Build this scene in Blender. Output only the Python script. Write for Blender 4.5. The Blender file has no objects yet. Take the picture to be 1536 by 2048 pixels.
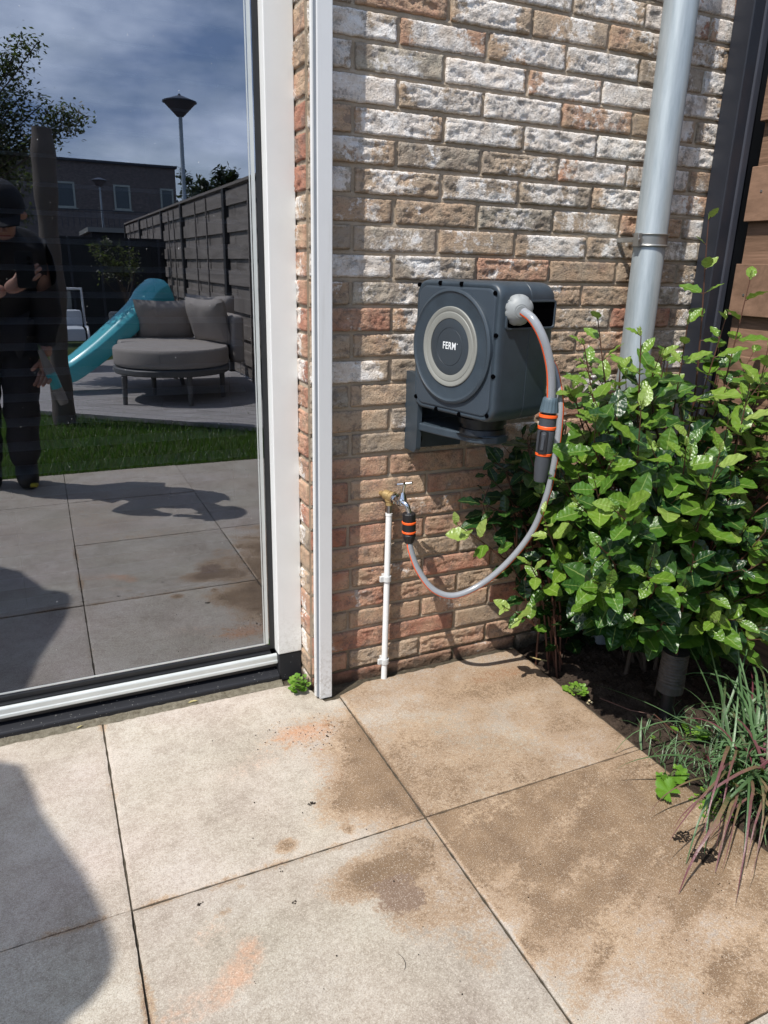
import bpy, bmesh, math, random
import numpy as np
from mathutils import Vector, Matrix, noise as mnoise
random.seed(7); rng = np.random.default_rng(7)
S = bpy.context.scene
COL = S.collection
# ------------------------------------------------------------------ camera
H = 1.1085
FW = Vector((0.40246109, 0.85875374, -0.31712313)).normalized()
RT = Vector((0.90855971, -0.41708787, 0.02360019)).normalized()
UP = RT.cross(FW).normalized()
FPX = 1459.745
cd = bpy.data.cameras.new('camera'); cam = bpy.data.objects.new('camera', cd); COL.objects.link(cam)
cam.matrix_world = Matrix(((RT.x, UP.x, -FW.x, 0), (RT.y, UP.y, -FW.y, 0), (RT.z, UP.z, -FW.z, H), (0, 0, 0, 1)))
cd.sensor_fit = 'VERTICAL'; cd.sensor_height = 24.0; cd.sensor_width = 18.0
cd.lens = 24.0 * FPX / 2048.0
cd.clip_start = 0.02; cd.clip_end = 400
S.camera = cam
S.view_settings.view_transform = 'Standard'; S.view_settings.look = 'None'
S.view_settings.exposure = 0.18; S.view_settings.gamma = 1
# ------------------------------------------------------------------ light
SUN_EL = math.radians(56); SX, SY = 0.870, 0.493          # horizontal travel direction of the light
sl = bpy.data.lights.new('sun', 'SUN'); sl.energy = 4.8; sl.angle = math.radians(0.5); sl.color = (1, 0.955, 0.88)
so = bpy.data.objects.new('sun', sl); COL.objects.link(so)
ldir = Vector((SX * math.cos(SUN_EL), SY * math.cos(SUN_EL), -math.sin(SUN_EL)))
so.rotation_euler = ldir.to_track_quat('-Z', 'Y').to_euler()
W = bpy.data.worlds.new('World'); S.world = W; W.use_nodes = True
nt = W.node_tree; nt.nodes.clear()
def wn(t, **k):
    n = nt.nodes.new(t)
    for a, b in k.items(): setattr(n, a, b)
    return n
sky = wn('ShaderNodeTexSky', sky_type='NISHITA', sun_disc=False)
sky.sun_elevation = SUN_EL; sky.sun_rotation = math.atan2(-SX, -SY); sky.dust_density = 1.0; sky.ozone_density = 2.0
tc = wn('ShaderNodeTexCoord'); mp = wn('ShaderNodeMapping'); mp.inputs['Scale'].default_value = (1.0, 1.0, 2.6)
nz = wn('ShaderNodeTexNoise'); nz.inputs['Scale'].default_value = 2.3; nz.inputs['Detail'].default_value = 7; nz.inputs['Roughness'].default_value = 0.55
nz2 = wn('ShaderNodeTexNoise'); nz2.inputs['Scale'].default_value = 5.5; nz2.inputs['Detail'].default_value = 5
cr = wn('ShaderNodeValToRGB'); cr.color_ramp.elements[0].position = 0.40; cr.color_ramp.elements[1].position = 0.60
cc = wn('ShaderNodeValToRGB'); cc.color_ramp.elements[0].position = 0.36; cc.color_ramp.elements[1].position = 0.70
cc.color_ramp.elements[0].color = (2.8, 4.1, 6.8, 1); cc.color_ramp.elements[1].color = (11.0, 12.3, 14.5, 1)
mx = wn('ShaderNodeMix', data_type='RGBA'); bg = wn('ShaderNodeBackground'); bg.inputs['Strength'].default_value = 0.11
wo = wn('ShaderNodeOutputWorld')
L = nt.links.new
L(tc.outputs['Generated'], mp.inputs['Vector']); L(mp.outputs[0], nz.inputs['Vector']); L(mp.outputs[0], nz2.inputs['Vector'])
L(nz.outputs['Fac'], cr.inputs[0]); L(nz2.outputs['Fac'], cc.inputs[0])
L(cr.outputs[0], mx.inputs['Factor']); L(sky.outputs[0], mx.inputs['A']); L(cc.outputs[0], mx.inputs['B'])
L(mx.outputs['Result'], bg.inputs['Color']); L(bg.outputs[0], wo.inputs['Surface'])

# ------------------------------------------------------------------ measuring helpers (photo pixel + known depth -> world)
CP = Vector((0, 0, H)); YG = 1.7805; YW = 1.674
def ray(px, py): return FW + RT * ((px - 768) / FPX) - UP * ((py - 1024) / FPX)
def at(px, py, Y): d = ray(px, py); return CP + d * (Y / d.y)
def gr(px, py, z=0.0): d = ray(px, py); return CP + d * ((z - H) / d.z)
def rf(px, py, Y): p = at(px, py, 2 * YG - Y); return Vector((p.x, Y, p.z))

# ------------------------------------------------------------------ object helpers
def tag(o, label=None, cat=None, group=None, kind=None):
    if label: o['label'] = label
    if cat: o['category'] = cat
    if group: o['group'] = group
    if kind: o['kind'] = kind
    return o
def empty(name, loc=(0, 0, 0)):
    o = bpy.data.objects.new(name, None); COL.objects.link(o); o.location = loc; o.empty_display_size = .05; return o
class MB:
    def __init__(s): s.v = []; s.f = []; s.mi = []; s.sm = []; s.tint = []
    def add(s, vs, fs, mi=0, smooth=False, tint=None):
        b = len(s.v); s.v += [tuple(v) for v in vs]
        for f in fs: s.f.append(tuple(b + i for i in f)); s.mi.append(mi); s.sm.append(smooth)
        s.tint += [tint or (0, 0, 0, 1)] * len(vs)
    def box(s, a, b, mi=0, tint=None):
        x0, y0, z0 = a; x1, y1, z1 = b
        s.add([(x0, y0, z0), (x1, y0, z0), (x1, y1, z0), (x0, y1, z0), (x0, y0, z1), (x1, y0, z1), (x1, y1, z1), (x0, y1, z1)],
              [(0, 3, 2, 1), (4, 5, 6, 7), (0, 1, 5, 4), (1, 2, 6, 5), (2, 3, 7, 6), (3, 0, 4, 7)], mi, False, tint)
    def obox(s, c, ax, ay, az, mi=0):      # oriented box, half vectors
        c, ax, ay, az = map(Vector, (c, ax, ay, az)); vs = []
        for k in (-1, 1):
            for i, j in ((-1, -1), (1, -1), (1, 1), (-1, 1)): vs.append(c + ax * i + ay * j + az * k)
        s.add(vs, [(0, 3, 2, 1), (4, 5, 6, 7), (0, 1, 5, 4), (1, 2, 6, 5), (2, 3, 7, 6), (3, 0, 4, 7)], mi)
    def rings(s, rings, closed=True, cap=True, mi=0, smooth=True, mif=None):
        n = len(rings[0]); vs = [v for r in rings for v in r]; b = len(s.v)
        s.v += [tuple(v) for v in vs]; s.tint += [(0, 0, 0, 1)] * len(vs)
        for k in range(len(rings) - 1):
            for i in range(n if closed else n - 1):
                j = (i + 1) % n
                s.f.append((b + k * n + i, b + k * n + j, b + (k + 1) * n + j, b + (k + 1) * n + i))
                s.mi.append(mif(k, i) if mif else mi); s.sm.append(smooth)
        if cap:
            s.add(rings[0], [tuple(range(n))[::-1]], mi); s.add(rings[-1], [tuple(range(n))], mi)
    def lathe(s, p0, p1, prof, n=28, mi=0, cap=True, rib=None, smooth=True):   # prof: (t, radius)
        p0, p1 = Vector(p0), Vector(p1); ax = (p1 - p0); L_ = ax.length; a = ax.normalized()
        u = a.cross(Vector((0, 0, 1)) if abs(a.z) < .9 else Vector((1, 0, 0))).normalized(); w = a.cross(u)
        R = []
        for t, r in prof:
            ring = []
            for i in range(n):
                an = 2 * math.pi * i / n; rr = r
                if rib: rr = rib(t, r, i, n)
                ring.append(p0 + ax * t + (u * math.cos(an) + w * math.sin(an)) * rr)
            R.append(ring)
        s.rings(R, True, cap, mi, smooth)
    def tube(s, pts, rad, n=12, mi=0, stripe=None, side=None, cap=True):
        pts = [Vector(p) for p in pts]; R = []; prev = None
        for k, p in enumerate(pts):
            a = (pts[min(k + 1, len(pts) - 1)] - pts[max(k - 1, 0)]).normalized()
            if prev is None:
                prev = side if side is not None else (a.cross(Vector((0, 0, 1)) if abs(a.z) < .9 else Vector((1, 0, 0))))
            u = (prev - a * prev.dot(a)).normalized(); prev = u; w = a.cross(u)
            r = rad[k] if isinstance(rad, (list, tuple)) else rad
            R.append([p + (u * math.cos(2 * math.pi * i / n) + w * math.sin(2 * math.pi * i / n)) * r for i in range(n)])
        s.rings(R, True, cap, mi, True, (lambda k, i: 1 if i in stripe else 0) if stripe else None)
    def build(s, name, mats, parent=None, bevel=0, seg=2, tint=False, attr='tint', auto=False):
        me = bpy.data.meshes.new(name); me.from_pydata(s.v, [], s.f); me.update()
        if not isinstance(mats, (list, tuple)): mats = [mats]
        for m in mats: me.materials.append(m)
        me.polygons.foreach_set('material_index', s.mi); me.polygons.foreach_set('use_smooth', s.sm)
        if tint:
            c = me.color_attributes.new(attr, 'FLOAT_COLOR', 'POINT')
            c.data.foreach_set('color', np.array(s.tint, dtype=np.float32).ravel())
        if any(s.sm) and not tint: me.set_sharp_from_angle(angle=math.radians(38))
        o = bpy.data.objects.new(name, me); COL.objects.link(o)
        if parent: o.parent = parent; 
        if parent: o.matrix_parent_inverse = parent.matrix_basis.inverted()
        if bevel:
            bm_ = o.modifiers.new('bevel', 'BEVEL'); bm_.width = bevel; bm_.segments = seg; bm_.limit_method = 'ANGLE'; bm_.harden_normals = False
        return o
def spline(P, n=8):
    P = [Vector(p) for p in P]; out = []
    Q = [P[0] * 2 - P[1]] + P + [P[-1] * 2 - P[-2]]
    for i in range(1, len(Q) - 2):
        for k in range(n):
            t = k / n; a, b, c, d = Q[i - 1:i + 3]
            out.append(0.5 * ((2 * b) + (c - a) * t + (2 * a - 5 * b + 4 * c - d) * t * t + (3 * b - a - 3 * c + d) * t ** 3))
    out.append(P[-1]); return out
def N3(x, y, z=0): return mnoise.noise(Vector((x, y, z)))
def FB(x, y, z=0, o=4):
    a = 0; am = 1; 
    for i in range(o): a += am * mnoise.noise(Vector((x, y, z))); x *= 2.1; y *= 2.1; z *= 2.1; am *= .5
    return a
# ------------------------------------------------------------------ material helpers
class NT:
    def __init__(s, name):
        s.m = bpy.data.materials.new(name); s.m.use_nodes = True; s.t = s.m.node_tree
        s.b = s.t.nodes['Principled BSDF']; s.out = s.t.nodes['Material Output']
    def n(s, t, ins=None, **k):
        n = s.t.nodes.new(t)
        for a, b in k.items(): setattr(n, a, b)
        for a, b in (ins or {}).items():
            if hasattr(b, 'is_output') or isinstance(b, bpy.types.NodeSocket): s.t.links.new(b, n.inputs[a])
            else: n.inputs[a].default_value = b
        return n
    def l(s, a, b): s.t.links.new(a, b)
    def coord(s, which='Object'): return s.n('ShaderNodeTexCoord').outputs[which]
    def noise(s, vec, scale, detail=4, rough=.5, out='Fac', dist=0):
        return s.n('ShaderNodeTexNoise', {'Vector': vec, 'Scale': scale, 'Detail': detail, 'Roughness': rough, 'Distortion': dist}).outputs[out]
    def ramp(s, fac, stops, interp='LINEAR'):
        r = s.n('ShaderNodeValToRGB', {0: fac}); e = r.color_ramp; e.interpolation = interp
        while len(e.elements) < len(stops): e.elements.new(.5)
        for el, (p, c) in zip(e.elements, stops):
            el.position = p; el.color = (*c, 1) if len(c) == 3 else c
        return r.outputs[0]
    def mix(s, f, a, b, mode='MIX'):
        n = s.n('ShaderNodeMix', data_type='RGBA', blend_type=mode)
        for k, v in (('Factor', f), ('A', a), ('B', b)):
            sock = [i for i in n.inputs if i.name == k and (i.type == 'RGBA' if k != 'Factor' else i.type == 'VALUE')][0]
            if isinstance(v, bpy.types.NodeSocket): s.l(v, sock)
            else: sock.default_value = v if k == 'Factor' else (*v, 1) if len(v) == 3 else v
        return [o for o in n.outputs if o.type == 'RGBA'][0]
    def math(s, op, a, b=0.0, c=None, clamp=False):
        n = s.n('ShaderNodeMath', operation=op, use_clamp=clamp)
        for i, v in enumerate((a, b) if c is None else (a, b, c)):
            if isinstance(v, bpy.types.NodeSocket): s.l(v, n.inputs[i])
            else: n.inputs[i].default_value = v
        return n.outputs[0]
    def sstep(s, v, lo, hi):
        n = s.n('ShaderNodeMapRange', interpolation_type='SMOOTHSTEP'); s.l(v, n.inputs[0])
        n.inputs[1].default_value = lo; n.inputs[2].default_value = hi; return n.outputs[0]
    def bump(s, h, strength=.3, dist=.01, prev=None):
        n = s.n('ShaderNodeBump', {'Height': h, 'Strength': strength, 'Distance': dist})
        if prev: s.l(prev, n.inputs['Normal'])
        return n.outputs[0]
    def set(s, **k):
        mp_ = dict(color='Base Color', rough='Roughness', metal='Metallic', spec='Specular IOR Level', normal='Normal', coat='Coat Weight', coatr='Coat Roughness', trans='Transmission Weight', emis='Emission Color', emistr='Emission Strength', sheen='Sheen Weight')
        for a, v in k.items():
            i = s.b.inputs[mp_[a]]
            if isinstance(v, bpy.types.NodeSocket): s.l(v, i)
            else: i.default_value = (*v, 1) if isinstance(v, tuple) and len(v) == 3 else v
        return s.m
def simple(name, col, rough=.5, metal=0, var=.12, scale=30, bump=.0, spec=.5, bscale=None, coat=0):
    m = NT(name); c = m.coord(); f = m.noise(c, scale, 5, .6)
    lo = tuple(x * (1 - var) for x in col); hi = tuple(min(1, x * (1 + var)) for x in col)
    f2 = m.noise(c, scale * .17, 3, .6)
    f3 = m.math('MULTIPLY', m.math('ADD', f, f2), .5)
    m.set(color=m.ramp(f3, [(.35, lo), (.65, hi)]), metal=metal, spec=spec, coat=coat)
    m.set(rough=m.math('ADD', m.math('MULTIPLY', f2, .16), rough - .08))
    if bump: m.set(normal=m.bump(m.noise(c, bscale or scale * 3, 4, .6), bump, .002))
    return m.m

# brick: attribute tint = (whitewash, hue, value)
def brick_mat():
    m = NT('brick'); c = m.coord(); a = m.n('ShaderNodeAttribute', attribute_name='tint'); sp = m.n('ShaderNodeSeparateColor', {0: a.outputs['Color']})
    wh, hue, val = sp.outputs[0], sp.outputs[1], sp.outputs[2]
    off = m.n('ShaderNodeVectorMath', {0: c, 1: a.outputs['Color']}, operation='MULTIPLY_ADD'); 
    sc = m.n('ShaderNodeVectorMath', {0: a.outputs['Color']}, operation='SCALE'); sc.inputs['Scale'].default_value = 7.3
    v = m.n('ShaderNodeVectorMath', {0: c, 1: sc.outputs[0]}, operation='ADD').outputs[0]
    n1 = m.noise(v, 16, 5, .6); n2 = m.noise(v, 70, 6, .7); n3 = m.noise(v, 220, 4, .7); n4 = m.noise(v, 9, 3, .5)
    h = m.math('ADD', hue, m.math('MULTIPLY', m.math('SUBTRACT', n1, .5), .9))
    base = m.ramp(h, [(.0, (.38, .18, .125)), (.2, (.46, .275, .19)), (.42, (.45, .32, .22)), (.62, (.41, .32, .235)), (.8, (.36, .30, .24)), (1, (.48, .43, .35))])
    base = m.mix(m.math('MULTIPLY', m.sstep(n2, .5, .72), .55), base, (.13, .095, .075))
    wsum = m.math('ADD', m.math('MULTIPLY', m.math('SUBTRACT', a.outputs['Alpha'], 1.0), .34), m.math('MULTIPLY', m.math('SUBTRACT', n4, .5), 1.9)); wsum = m.math('ADD', wsum, m.math('MULTIPLY', m.math('SUBTRACT', n2, .5), 1.3)) if True else m.math('ADD', m.math('MULTIPLY', m.math('SUBTRACT', n4, .5), 1.9), m.math('MULTIPLY', m.math('SUBTRACT', n2, .5), 1.1))
    wf = m.sstep(m.math('ADD', wh, wsum), .36, .56)
    wcol = m.ramp(m.noise(v, 30, 4, .6), [(.3, (.58, .50, .425)), (.48, (.72, .665, .61)), (.72, (.84, .835, .83))])
    colr = m.mix(m.math('MULTIPLY', wf, .9), base, wcol)
    gf = m.sstep(m.math('ADD', m.noise(v, 24, 6, .75), m.math('MULTIPLY', n3, .25)), .62, .74)
    colr = m.mix(m.math('MULTIPLY', gf, .5), colr, (.115, .105, .10))
    colr = m.mix(m.math('MULTIPLY', m.sstep(n3, .56, .72), .45), colr, (.16, .13, .11))
    vv = m.math('ADD', m.math('MULTIPLY', val, .42), 1.03)
    sep = m.n('ShaderNodeSeparateXYZ', {0: c}).outputs[2]
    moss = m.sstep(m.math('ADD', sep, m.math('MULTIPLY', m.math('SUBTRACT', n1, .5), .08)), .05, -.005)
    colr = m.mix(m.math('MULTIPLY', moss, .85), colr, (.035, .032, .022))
    hsv = m.n('ShaderNodeHueSaturation', {'Color': colr, 'Value': vv})
    hh = m.math('ADD', m.math('MULTIPLY', n2, .7), m.math('MULTIPLY', n3, .9))
    m.set(color=hsv.outputs[0], rough=.9, spec=.2, normal=m.bump(m.math('ADD', hh, m.math('MULTIPLY', n1, .5)), .9, .009))
    return m.m
def mortar_mat():
    m = NT('mortar'); c = m.coord(); n1 = m.noise(c, 9, 4); n2 = m.noise(c, 260, 4, .7)
    col = m.ramp(m.math('ADD', m.math('MULTIPLY', n1, .6), m.math('MULTIPLY', n2, .4)), [(.3, (.29, .23, .165)), (.7, (.49, .41, .32))])
    z = m.n('ShaderNodeSeparateXYZ', {0: c}).outputs[2]
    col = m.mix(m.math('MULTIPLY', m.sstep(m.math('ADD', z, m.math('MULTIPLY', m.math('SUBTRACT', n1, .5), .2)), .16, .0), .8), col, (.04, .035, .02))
    m.set(color=col, rough=.95, spec=.15, normal=m.bump(n2, .5, .003)); return m.m
def slab_mat():
    m = NT('paving slab'); c = m.coord(); a = m.n('ShaderNodeAttribute', attribute_name='tint'); sp = m.n('ShaderNodeSeparateColor', {0: a.outputs['Color']})
    n1 = m.noise(c, 5, 5, .6); n2 = m.noise(c, 26, 7, .72); n3 = m.noise(c, 430, 3, .75); n4 = m.noise(c, 120, 4, .7)
    k = m.math('ADD', m.math('MULTIPLY', n1, .35), m.math('ADD', m.math('MULTIPLY', n2, .35), m.math('MULTIPLY', n4, .3)))
    base = m.ramp(k, [(.38, (.28, .235, .19)), (.5, (.40, .35, .295)), (.62, (.50, .455, .40))])
    tintn = m.noise(c, 3.1, 3, .5, out='Color'); base = m.mix(.06, base, tintn, 'OVERLAY')
    def wt(i, lo, hi, amp=.75):
        return m.sstep(m.math('ADD', sp.outputs[i], m.math('ADD', m.math('MULTIPLY', m.math('SUBTRACT', n2, .5), amp * 1.5), m.math('MULTIPLY', m.math('SUBTRACT', n4, .5), amp * 1.7))), lo, hi)
    br = m.ramp(m.noise(c, 11, 5, .6), [(.3, (.20, .125, .07)), (.7, (.335, .235, .145))])
    base = m.mix(m.math('MULTIPLY', wt(0, .15, .62), .9), base, m.ramp(m.noise(c, 9, 5, .6), [(.3, (.27, .18, .11)), (.7, (.39, .275, .175))]))
    base = m.mix(m.math('MULTIPLY', wt(0, .56, .98), .95), base, m.ramp(m.noise(c, 14, 5, .6), [(.3, (.14, .088, .05)), (.7, (.24, .16, .095))]))
    base = m.mix(.9, base, m.n('ShaderNodeHueSaturation', {'Color': base, 'Value': m.math('ADD', .88, m.math('MULTIPLY', a.outputs['Alpha'], .2))}).outputs[0])
    base = m.mix(m.math('MULTIPLY', wt(1, .25, 1.1), .62), base, (.50, .245, .13))
    base = m.mix(m.math('MULTIPLY', wt(2, .45, .85, .9), .8), base, (.17, .115, .085))
    # aggregate speckle
    base = m.mix(m.math('MULTIPLY', m.sstep(n3, .53, .66), .42), base, (.72, .66, .57))
    base = m.mix(m.math('MULTIPLY', m.sstep(n3, .47, .36), .5), base, (.15, .115, .09))
    rough = m.math('SUBTRACT', .85, m.math('MULTIPLY', sp.outputs[0], .12))
    m.set(color=base, rough=rough, spec=.25, normal=m.bump(m.math('ADD', n3, m.math('MULTIPLY', n4, .6)), .5, .0015)); return m.m
def soil_mat(name='soil', lo=(.018, .012, .009), hi=(.085, .062, .046), sc=40):
    m = NT(name); c = m.coord(); n1 = m.noise(c, sc, 6, .7); n2 = m.noise(c, sc * 6, 5, .75)
    col = m.ramp(m.math('ADD', m.math('MULTIPLY', n1, .6), m.math('MULTIPLY', n2, .4)), [(.35, lo), (.62, hi), (.8, tuple(x * 1.9 for x in hi))])
    m.set(color=col, rough=.95, spec=.2, normal=m.bump(m.math('ADD', n1, n2), .9, .008)); return m.m
def leaf_mat(name, stops, gloss=.28, sub=.25, back=.6):
    m = NT(name); a = m.n('ShaderNodeAttribute', attribute_name='tint'); sp = m.n('ShaderNodeSeparateColor', {0: a.outputs['Color']})
    c = m.coord(); n1 = m.noise(c, 90, 4, .6)
    f = m.math('ADD', sp.outputs[0], m.math('MULTIPLY', m.math('SUBTRACT', n1, .5), .25))
    col = m.ramp(f, stops)
    vein = m.sstep(sp.outputs[1], .80, .97)              # midrib
    col = m.mix(m.math('MULTIPLY', vein, .5), col, (.34, .42, .14))
    col = m.mix(m.math('MULTIPLY', m.sstep(sp.outputs[2], .8, 1.0), .08), col, (.30, .36, .12)); col = m.mix(m.math('MULTIPLY', m.sstep(m.noise(c, 45, 4, .7), .5, .75), .35), col, (.02, .045, .012))
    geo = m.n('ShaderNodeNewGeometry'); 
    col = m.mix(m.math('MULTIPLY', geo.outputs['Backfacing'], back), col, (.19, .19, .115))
    m.set(color=col, rough=gloss, spec=.55, normal=m.bump(m.math('ADD', n1, m.math('MULTIPLY', sp.outputs[2], .8)), .35, .004))
    tr = m.n('ShaderNodeBsdfTranslucent', {'Color': m.mix(1.0, col, (1.0, 1.5, .35), 'MULTIPLY')})
    ms = m.n('ShaderNodeMixShader', {0: sub, 1: m.b.outputs[0], 2: tr.outputs[0]}); m.l(ms.outputs[0], m.out.inputs[0]); return m.m
def wood_mat(name, lo, hi, axis='Y', rough=.75, sc=1.0):
    m = NT(name); c = m.coord(); mpn = m.n('ShaderNodeMapping', {'Vector': c})
    s3 = {'X': (1.5, 22, 22), 'Y': (22, 1.5, 22), 'Z': (22, 22, 1.5)}[axis]; mpn.inputs['Scale'].default_value = tuple(q * sc for q in s3)
    a = m.n('ShaderNodeAttribute', attribute_name='tint')
    off = m.n('ShaderNodeVectorMath', {0: mpn.outputs[0], 1: a.outputs['Color']}, operation='MULTIPLY_ADD'); off.inputs[1].default_value = (1, 1, 1)
    sca = m.n('ShaderNodeVectorMath', {0: a.outputs['Color']}, operation='SCALE'); sca.inputs['Scale'].default_value = 31; m.l(sca.outputs[0], off.inputs[2])
    v = off.outputs[0]
    wv = m.noise(v, 1.6, 7, .65, dist=1.2); n2 = m.noise(v, 7, 4, .7)
    f = m.math('ADD', m.math('MULTIPLY', wv, .7), m.math('MULTIPLY', n2, .3))
    m.set(color=m.ramp(f, [(.3, lo), (.5, tuple((x + y) / 2 for x, y in zip(lo, hi))), (.7, hi)]), rough=rough, spec=.25, normal=m.bump(f, .5, .004)); return m.m

M = {}
M['brick'] = brick_mat(); M['mortar'] = mortar_mat(); M['slab'] = slab_mat(); M['soil'] = soil_mat('soil', (.018, .012, .009), (.095, .069, .052))
M['grout'] = soil_mat('joint sand', (.05, .042, .03), (.15, .125, .09), 60)
M['cement'] = soil_mat('rough cement', (.13, .11, .075), (.33, .30, .23), 70)
M['white'] = simple('white lacquer', (.73, .735, .725), .38, var=.04, scale=12)
M['white2'] = simple('white aluminium', (.66, .67, .68), .35, var=.03, scale=10)
def splash(mname, base_hi=.16):
    t = M[mname].node_tree; b = t.nodes['Principled BSDF']; src = b.inputs['Base Color'].links[0].from_socket
    m = NT.__new__(NT); m.m = M[mname]; m.t = t; m.b = b; m.out = t.nodes['Material Output']; c = m.coord()
    z = m.n('ShaderNodeSeparateXYZ', {0: c}).outputs[2]; mp2 = m.n('ShaderNodeMapping', {'Vector': c}); mp2.inputs['Scale'].default_value = (1, 1, .07)
    low = m.math('MULTIPLY', m.sstep(z, base_hi * 1.6, 0.0), m.sstep(m.noise(c, 95, 5, .75), .42, .72)); stre = m.math('MULTIPLY', m.sstep(m.noise(mp2.outputs[0], 60, 4, .6), .58, .8), .16)
    m.l(m.mix(m.math('ADD', m.math('MULTIPLY', low, .55), stre, clamp=True), src, (.22, .18, .13)), b.inputs['Base Color'])
splash('white'); splash('white2')
M['greyline'] = simple('grey groove', (.22, .24, .27), .5, var=.1)
M['alu'] = simple('sill aluminium', (.60, .63, .62), .35, .25, var=.08, scale=20)
M['rubber'] = simple('black gasket', (.012, .013, .015), .45, var=.2)
M['stone'] = NT('black stone sill'); 
def _stone():
    m = M['stone']; c = m.coord(); n = m.noise(c, 160, 3, .7); d = m.sstep(m.noise(c, 30, 6, .8), .62, .72)
    col = m.mix(m.math('MULTIPLY', m.sstep(n, .66, .72), .9), (.016, .017, .021), (.42, .42, .40)); col = m.mix(m.math('MULTIPLY', d, .25), col, (.2, .19, .17))
    m.set(color=col, rough=.5, spec=.35); M['stone'] = m.m
_stone()
M['zinc'] = NT('zinc')
def _zinc():
    m = M['zinc']; c = m.coord(); mpn = m.n('ShaderNodeMapping', {'Vector': c}); mpn.inputs['Scale'].default_value = (1, 1, .12)
    n = m.noise(mpn.outputs[0], 26, 6, .65); n2 = m.noise(mpn.outputs[0], 150, 4, .6)
    f = m.math('ADD', m.math('MULTIPLY', n, .7), m.math('MULTIPLY', n2, .3))
    m.set(color=m.ramp(f, [(.35, (.27, .315, .34)), (.65, (.41, .455, .48))]), rough=.42, metal=.35, spec=.5, normal=m.bump(n, .08, .002)); M['zinc'] = m.m
_zinc()
M['steelband'] = simple('band steel', (.33, .33, .32), .38, .8)
M['anthracite'] = simple('anthracite lacquer', (.020, .023, .032), .42, var=.18, scale=8)
M['anthracite2'] = simple('anthracite edge', (.045, .048, .062), .38, var=.1, scale=8)
M['reel'] = simple('slate plastic', (.034, .048, .063), .42, var=.20, scale=26, bump=.12, bscale=900)
M['reel2'] = simple('slate plastic light', (.043, .058, .076), .45, var=.08, scale=9, bump=.1, bscale=900)
M['reeldark'] = simple('black plastic', (.008, .009, .011), .35, var=.1)
M['deep_black'] = simple('deep black', (.0015, .0015, .002), .9, var=.0, spec=0)  # near black; also painted where the reel's slot and holes fall dark
M['ring'] = simple('light grey plastic', (.235, .24, .222), .45, var=.05, bump=.1, bscale=700)
M['badge'] = simple('badge plastic', (.037, .047, .058), .36, var=.06)
M['letter'] = simple('white print', (.75, .78, .80), .5, var=.02)
M['noz'] = simple('grey nozzle plastic', (.25, .265, .27), .48, var=.07)
M['hose'] = simple('grey hose', (.26, .275, .30), .26, var=.05, scale=20, coat=.3)
M['orange'] = simple('orange plastic', (.86, .115, .018), .38, var=.05)
M['collar'] = simple('blue grey collar', (.07, .105, .13), .5, var=.08)
M['conn'] = simple('dark grey connector', (.05, .055, .065), .45, var=.08, bump=.2, bscale=800)
M['blackpl'] = simple('black rubber grip', (.012, .012, .014), .45, var=.1, bump=.2, bscale=900)
M['chrome'] = simple('chrome', (.72, .73, .75), .12, 1, var=.1)
M['dullchrome'] = simple('weathered chrome', (.42, .42, .43), .3, 1, var=.2, scale=60)
M['brass'] = simple('old brass', (.46, .33, .15), .5, .45, var=.25, scale=50, bump=.3, bscale=200)
M['pipew'] = NT('white painted pipe')
def _pw():
    m = M['pipew']; c = m.coord(); s_ = m.sstep(m.noise(c, 150, 2, .5), .74, .77)
    m.set(color=m.mix(m.math('MULTIPLY', s_, .8), (.80, .81, .81), (.3, .29, .27)), rough=.35); M['pipew'] = m.m
_pw()
M['fencewood'] = wood_mat('brown fence wood', (.075, .044, .027), (.33, .20, .135), 'Y', sc=2.2)
M['greywood'] = wood_mat('weathered fence wood', (.13, .11, .095), (.34, .30, .265), 'Y')
M['logwood'] = wood_mat('weathered log', (.075, .060, .050), (.19, .16, .135), 'Z')
M['deckwood'] = wood_mat('deck boards', (.22, .20, .19), (.43, .40, .385), 'X')
M['stem'] = simple('red brown stem', (.085, .035, .022), .55, var=.3)
M['stemg'] = simple('green stem', (.10, .14, .04), .55, var=.2)
M['bark'] = simple('bark', (.07, .05, .035), .9, var=.3, bump=.6, bscale=60)
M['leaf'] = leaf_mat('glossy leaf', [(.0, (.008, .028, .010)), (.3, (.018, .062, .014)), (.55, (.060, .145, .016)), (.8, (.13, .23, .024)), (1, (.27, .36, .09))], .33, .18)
M['blade'] = leaf_mat('grass blade', [(.0, (.13, .03, .045)), (.22, (.17, .07, .08)), (.34, (.22, .16, .09)), (.44, (.055, .10, .04)), (.7, (.09, .175, .07)), (1, (.18, .29, .145))], .42, .25, 0)
M['herb'] = leaf_mat('fresh green leaf', [(.0, (.05, .12, .015)), (.6, (.12, .26, .025)), (1, (.24, .38, .06))], .4, .3)
M['treeleaf'] = leaf_mat('spring tree leaf', [(.0, (.06, .055, .015)), (.5, (.10, .13, .02)), (1, (.20, .22, .05))], .5, .3)
M['needle'] = leaf_mat('dark evergreen leaf', [(.0, (.012, .03, .012)), (1, (.06, .10, .04))], .5, .1)
M['lawn'] = leaf_mat('lawn blade', [(.0, (.035, .075, .012)), (.6, (.075, .16, .022)), (1, (.16, .24, .05))], .5, .3)

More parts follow.
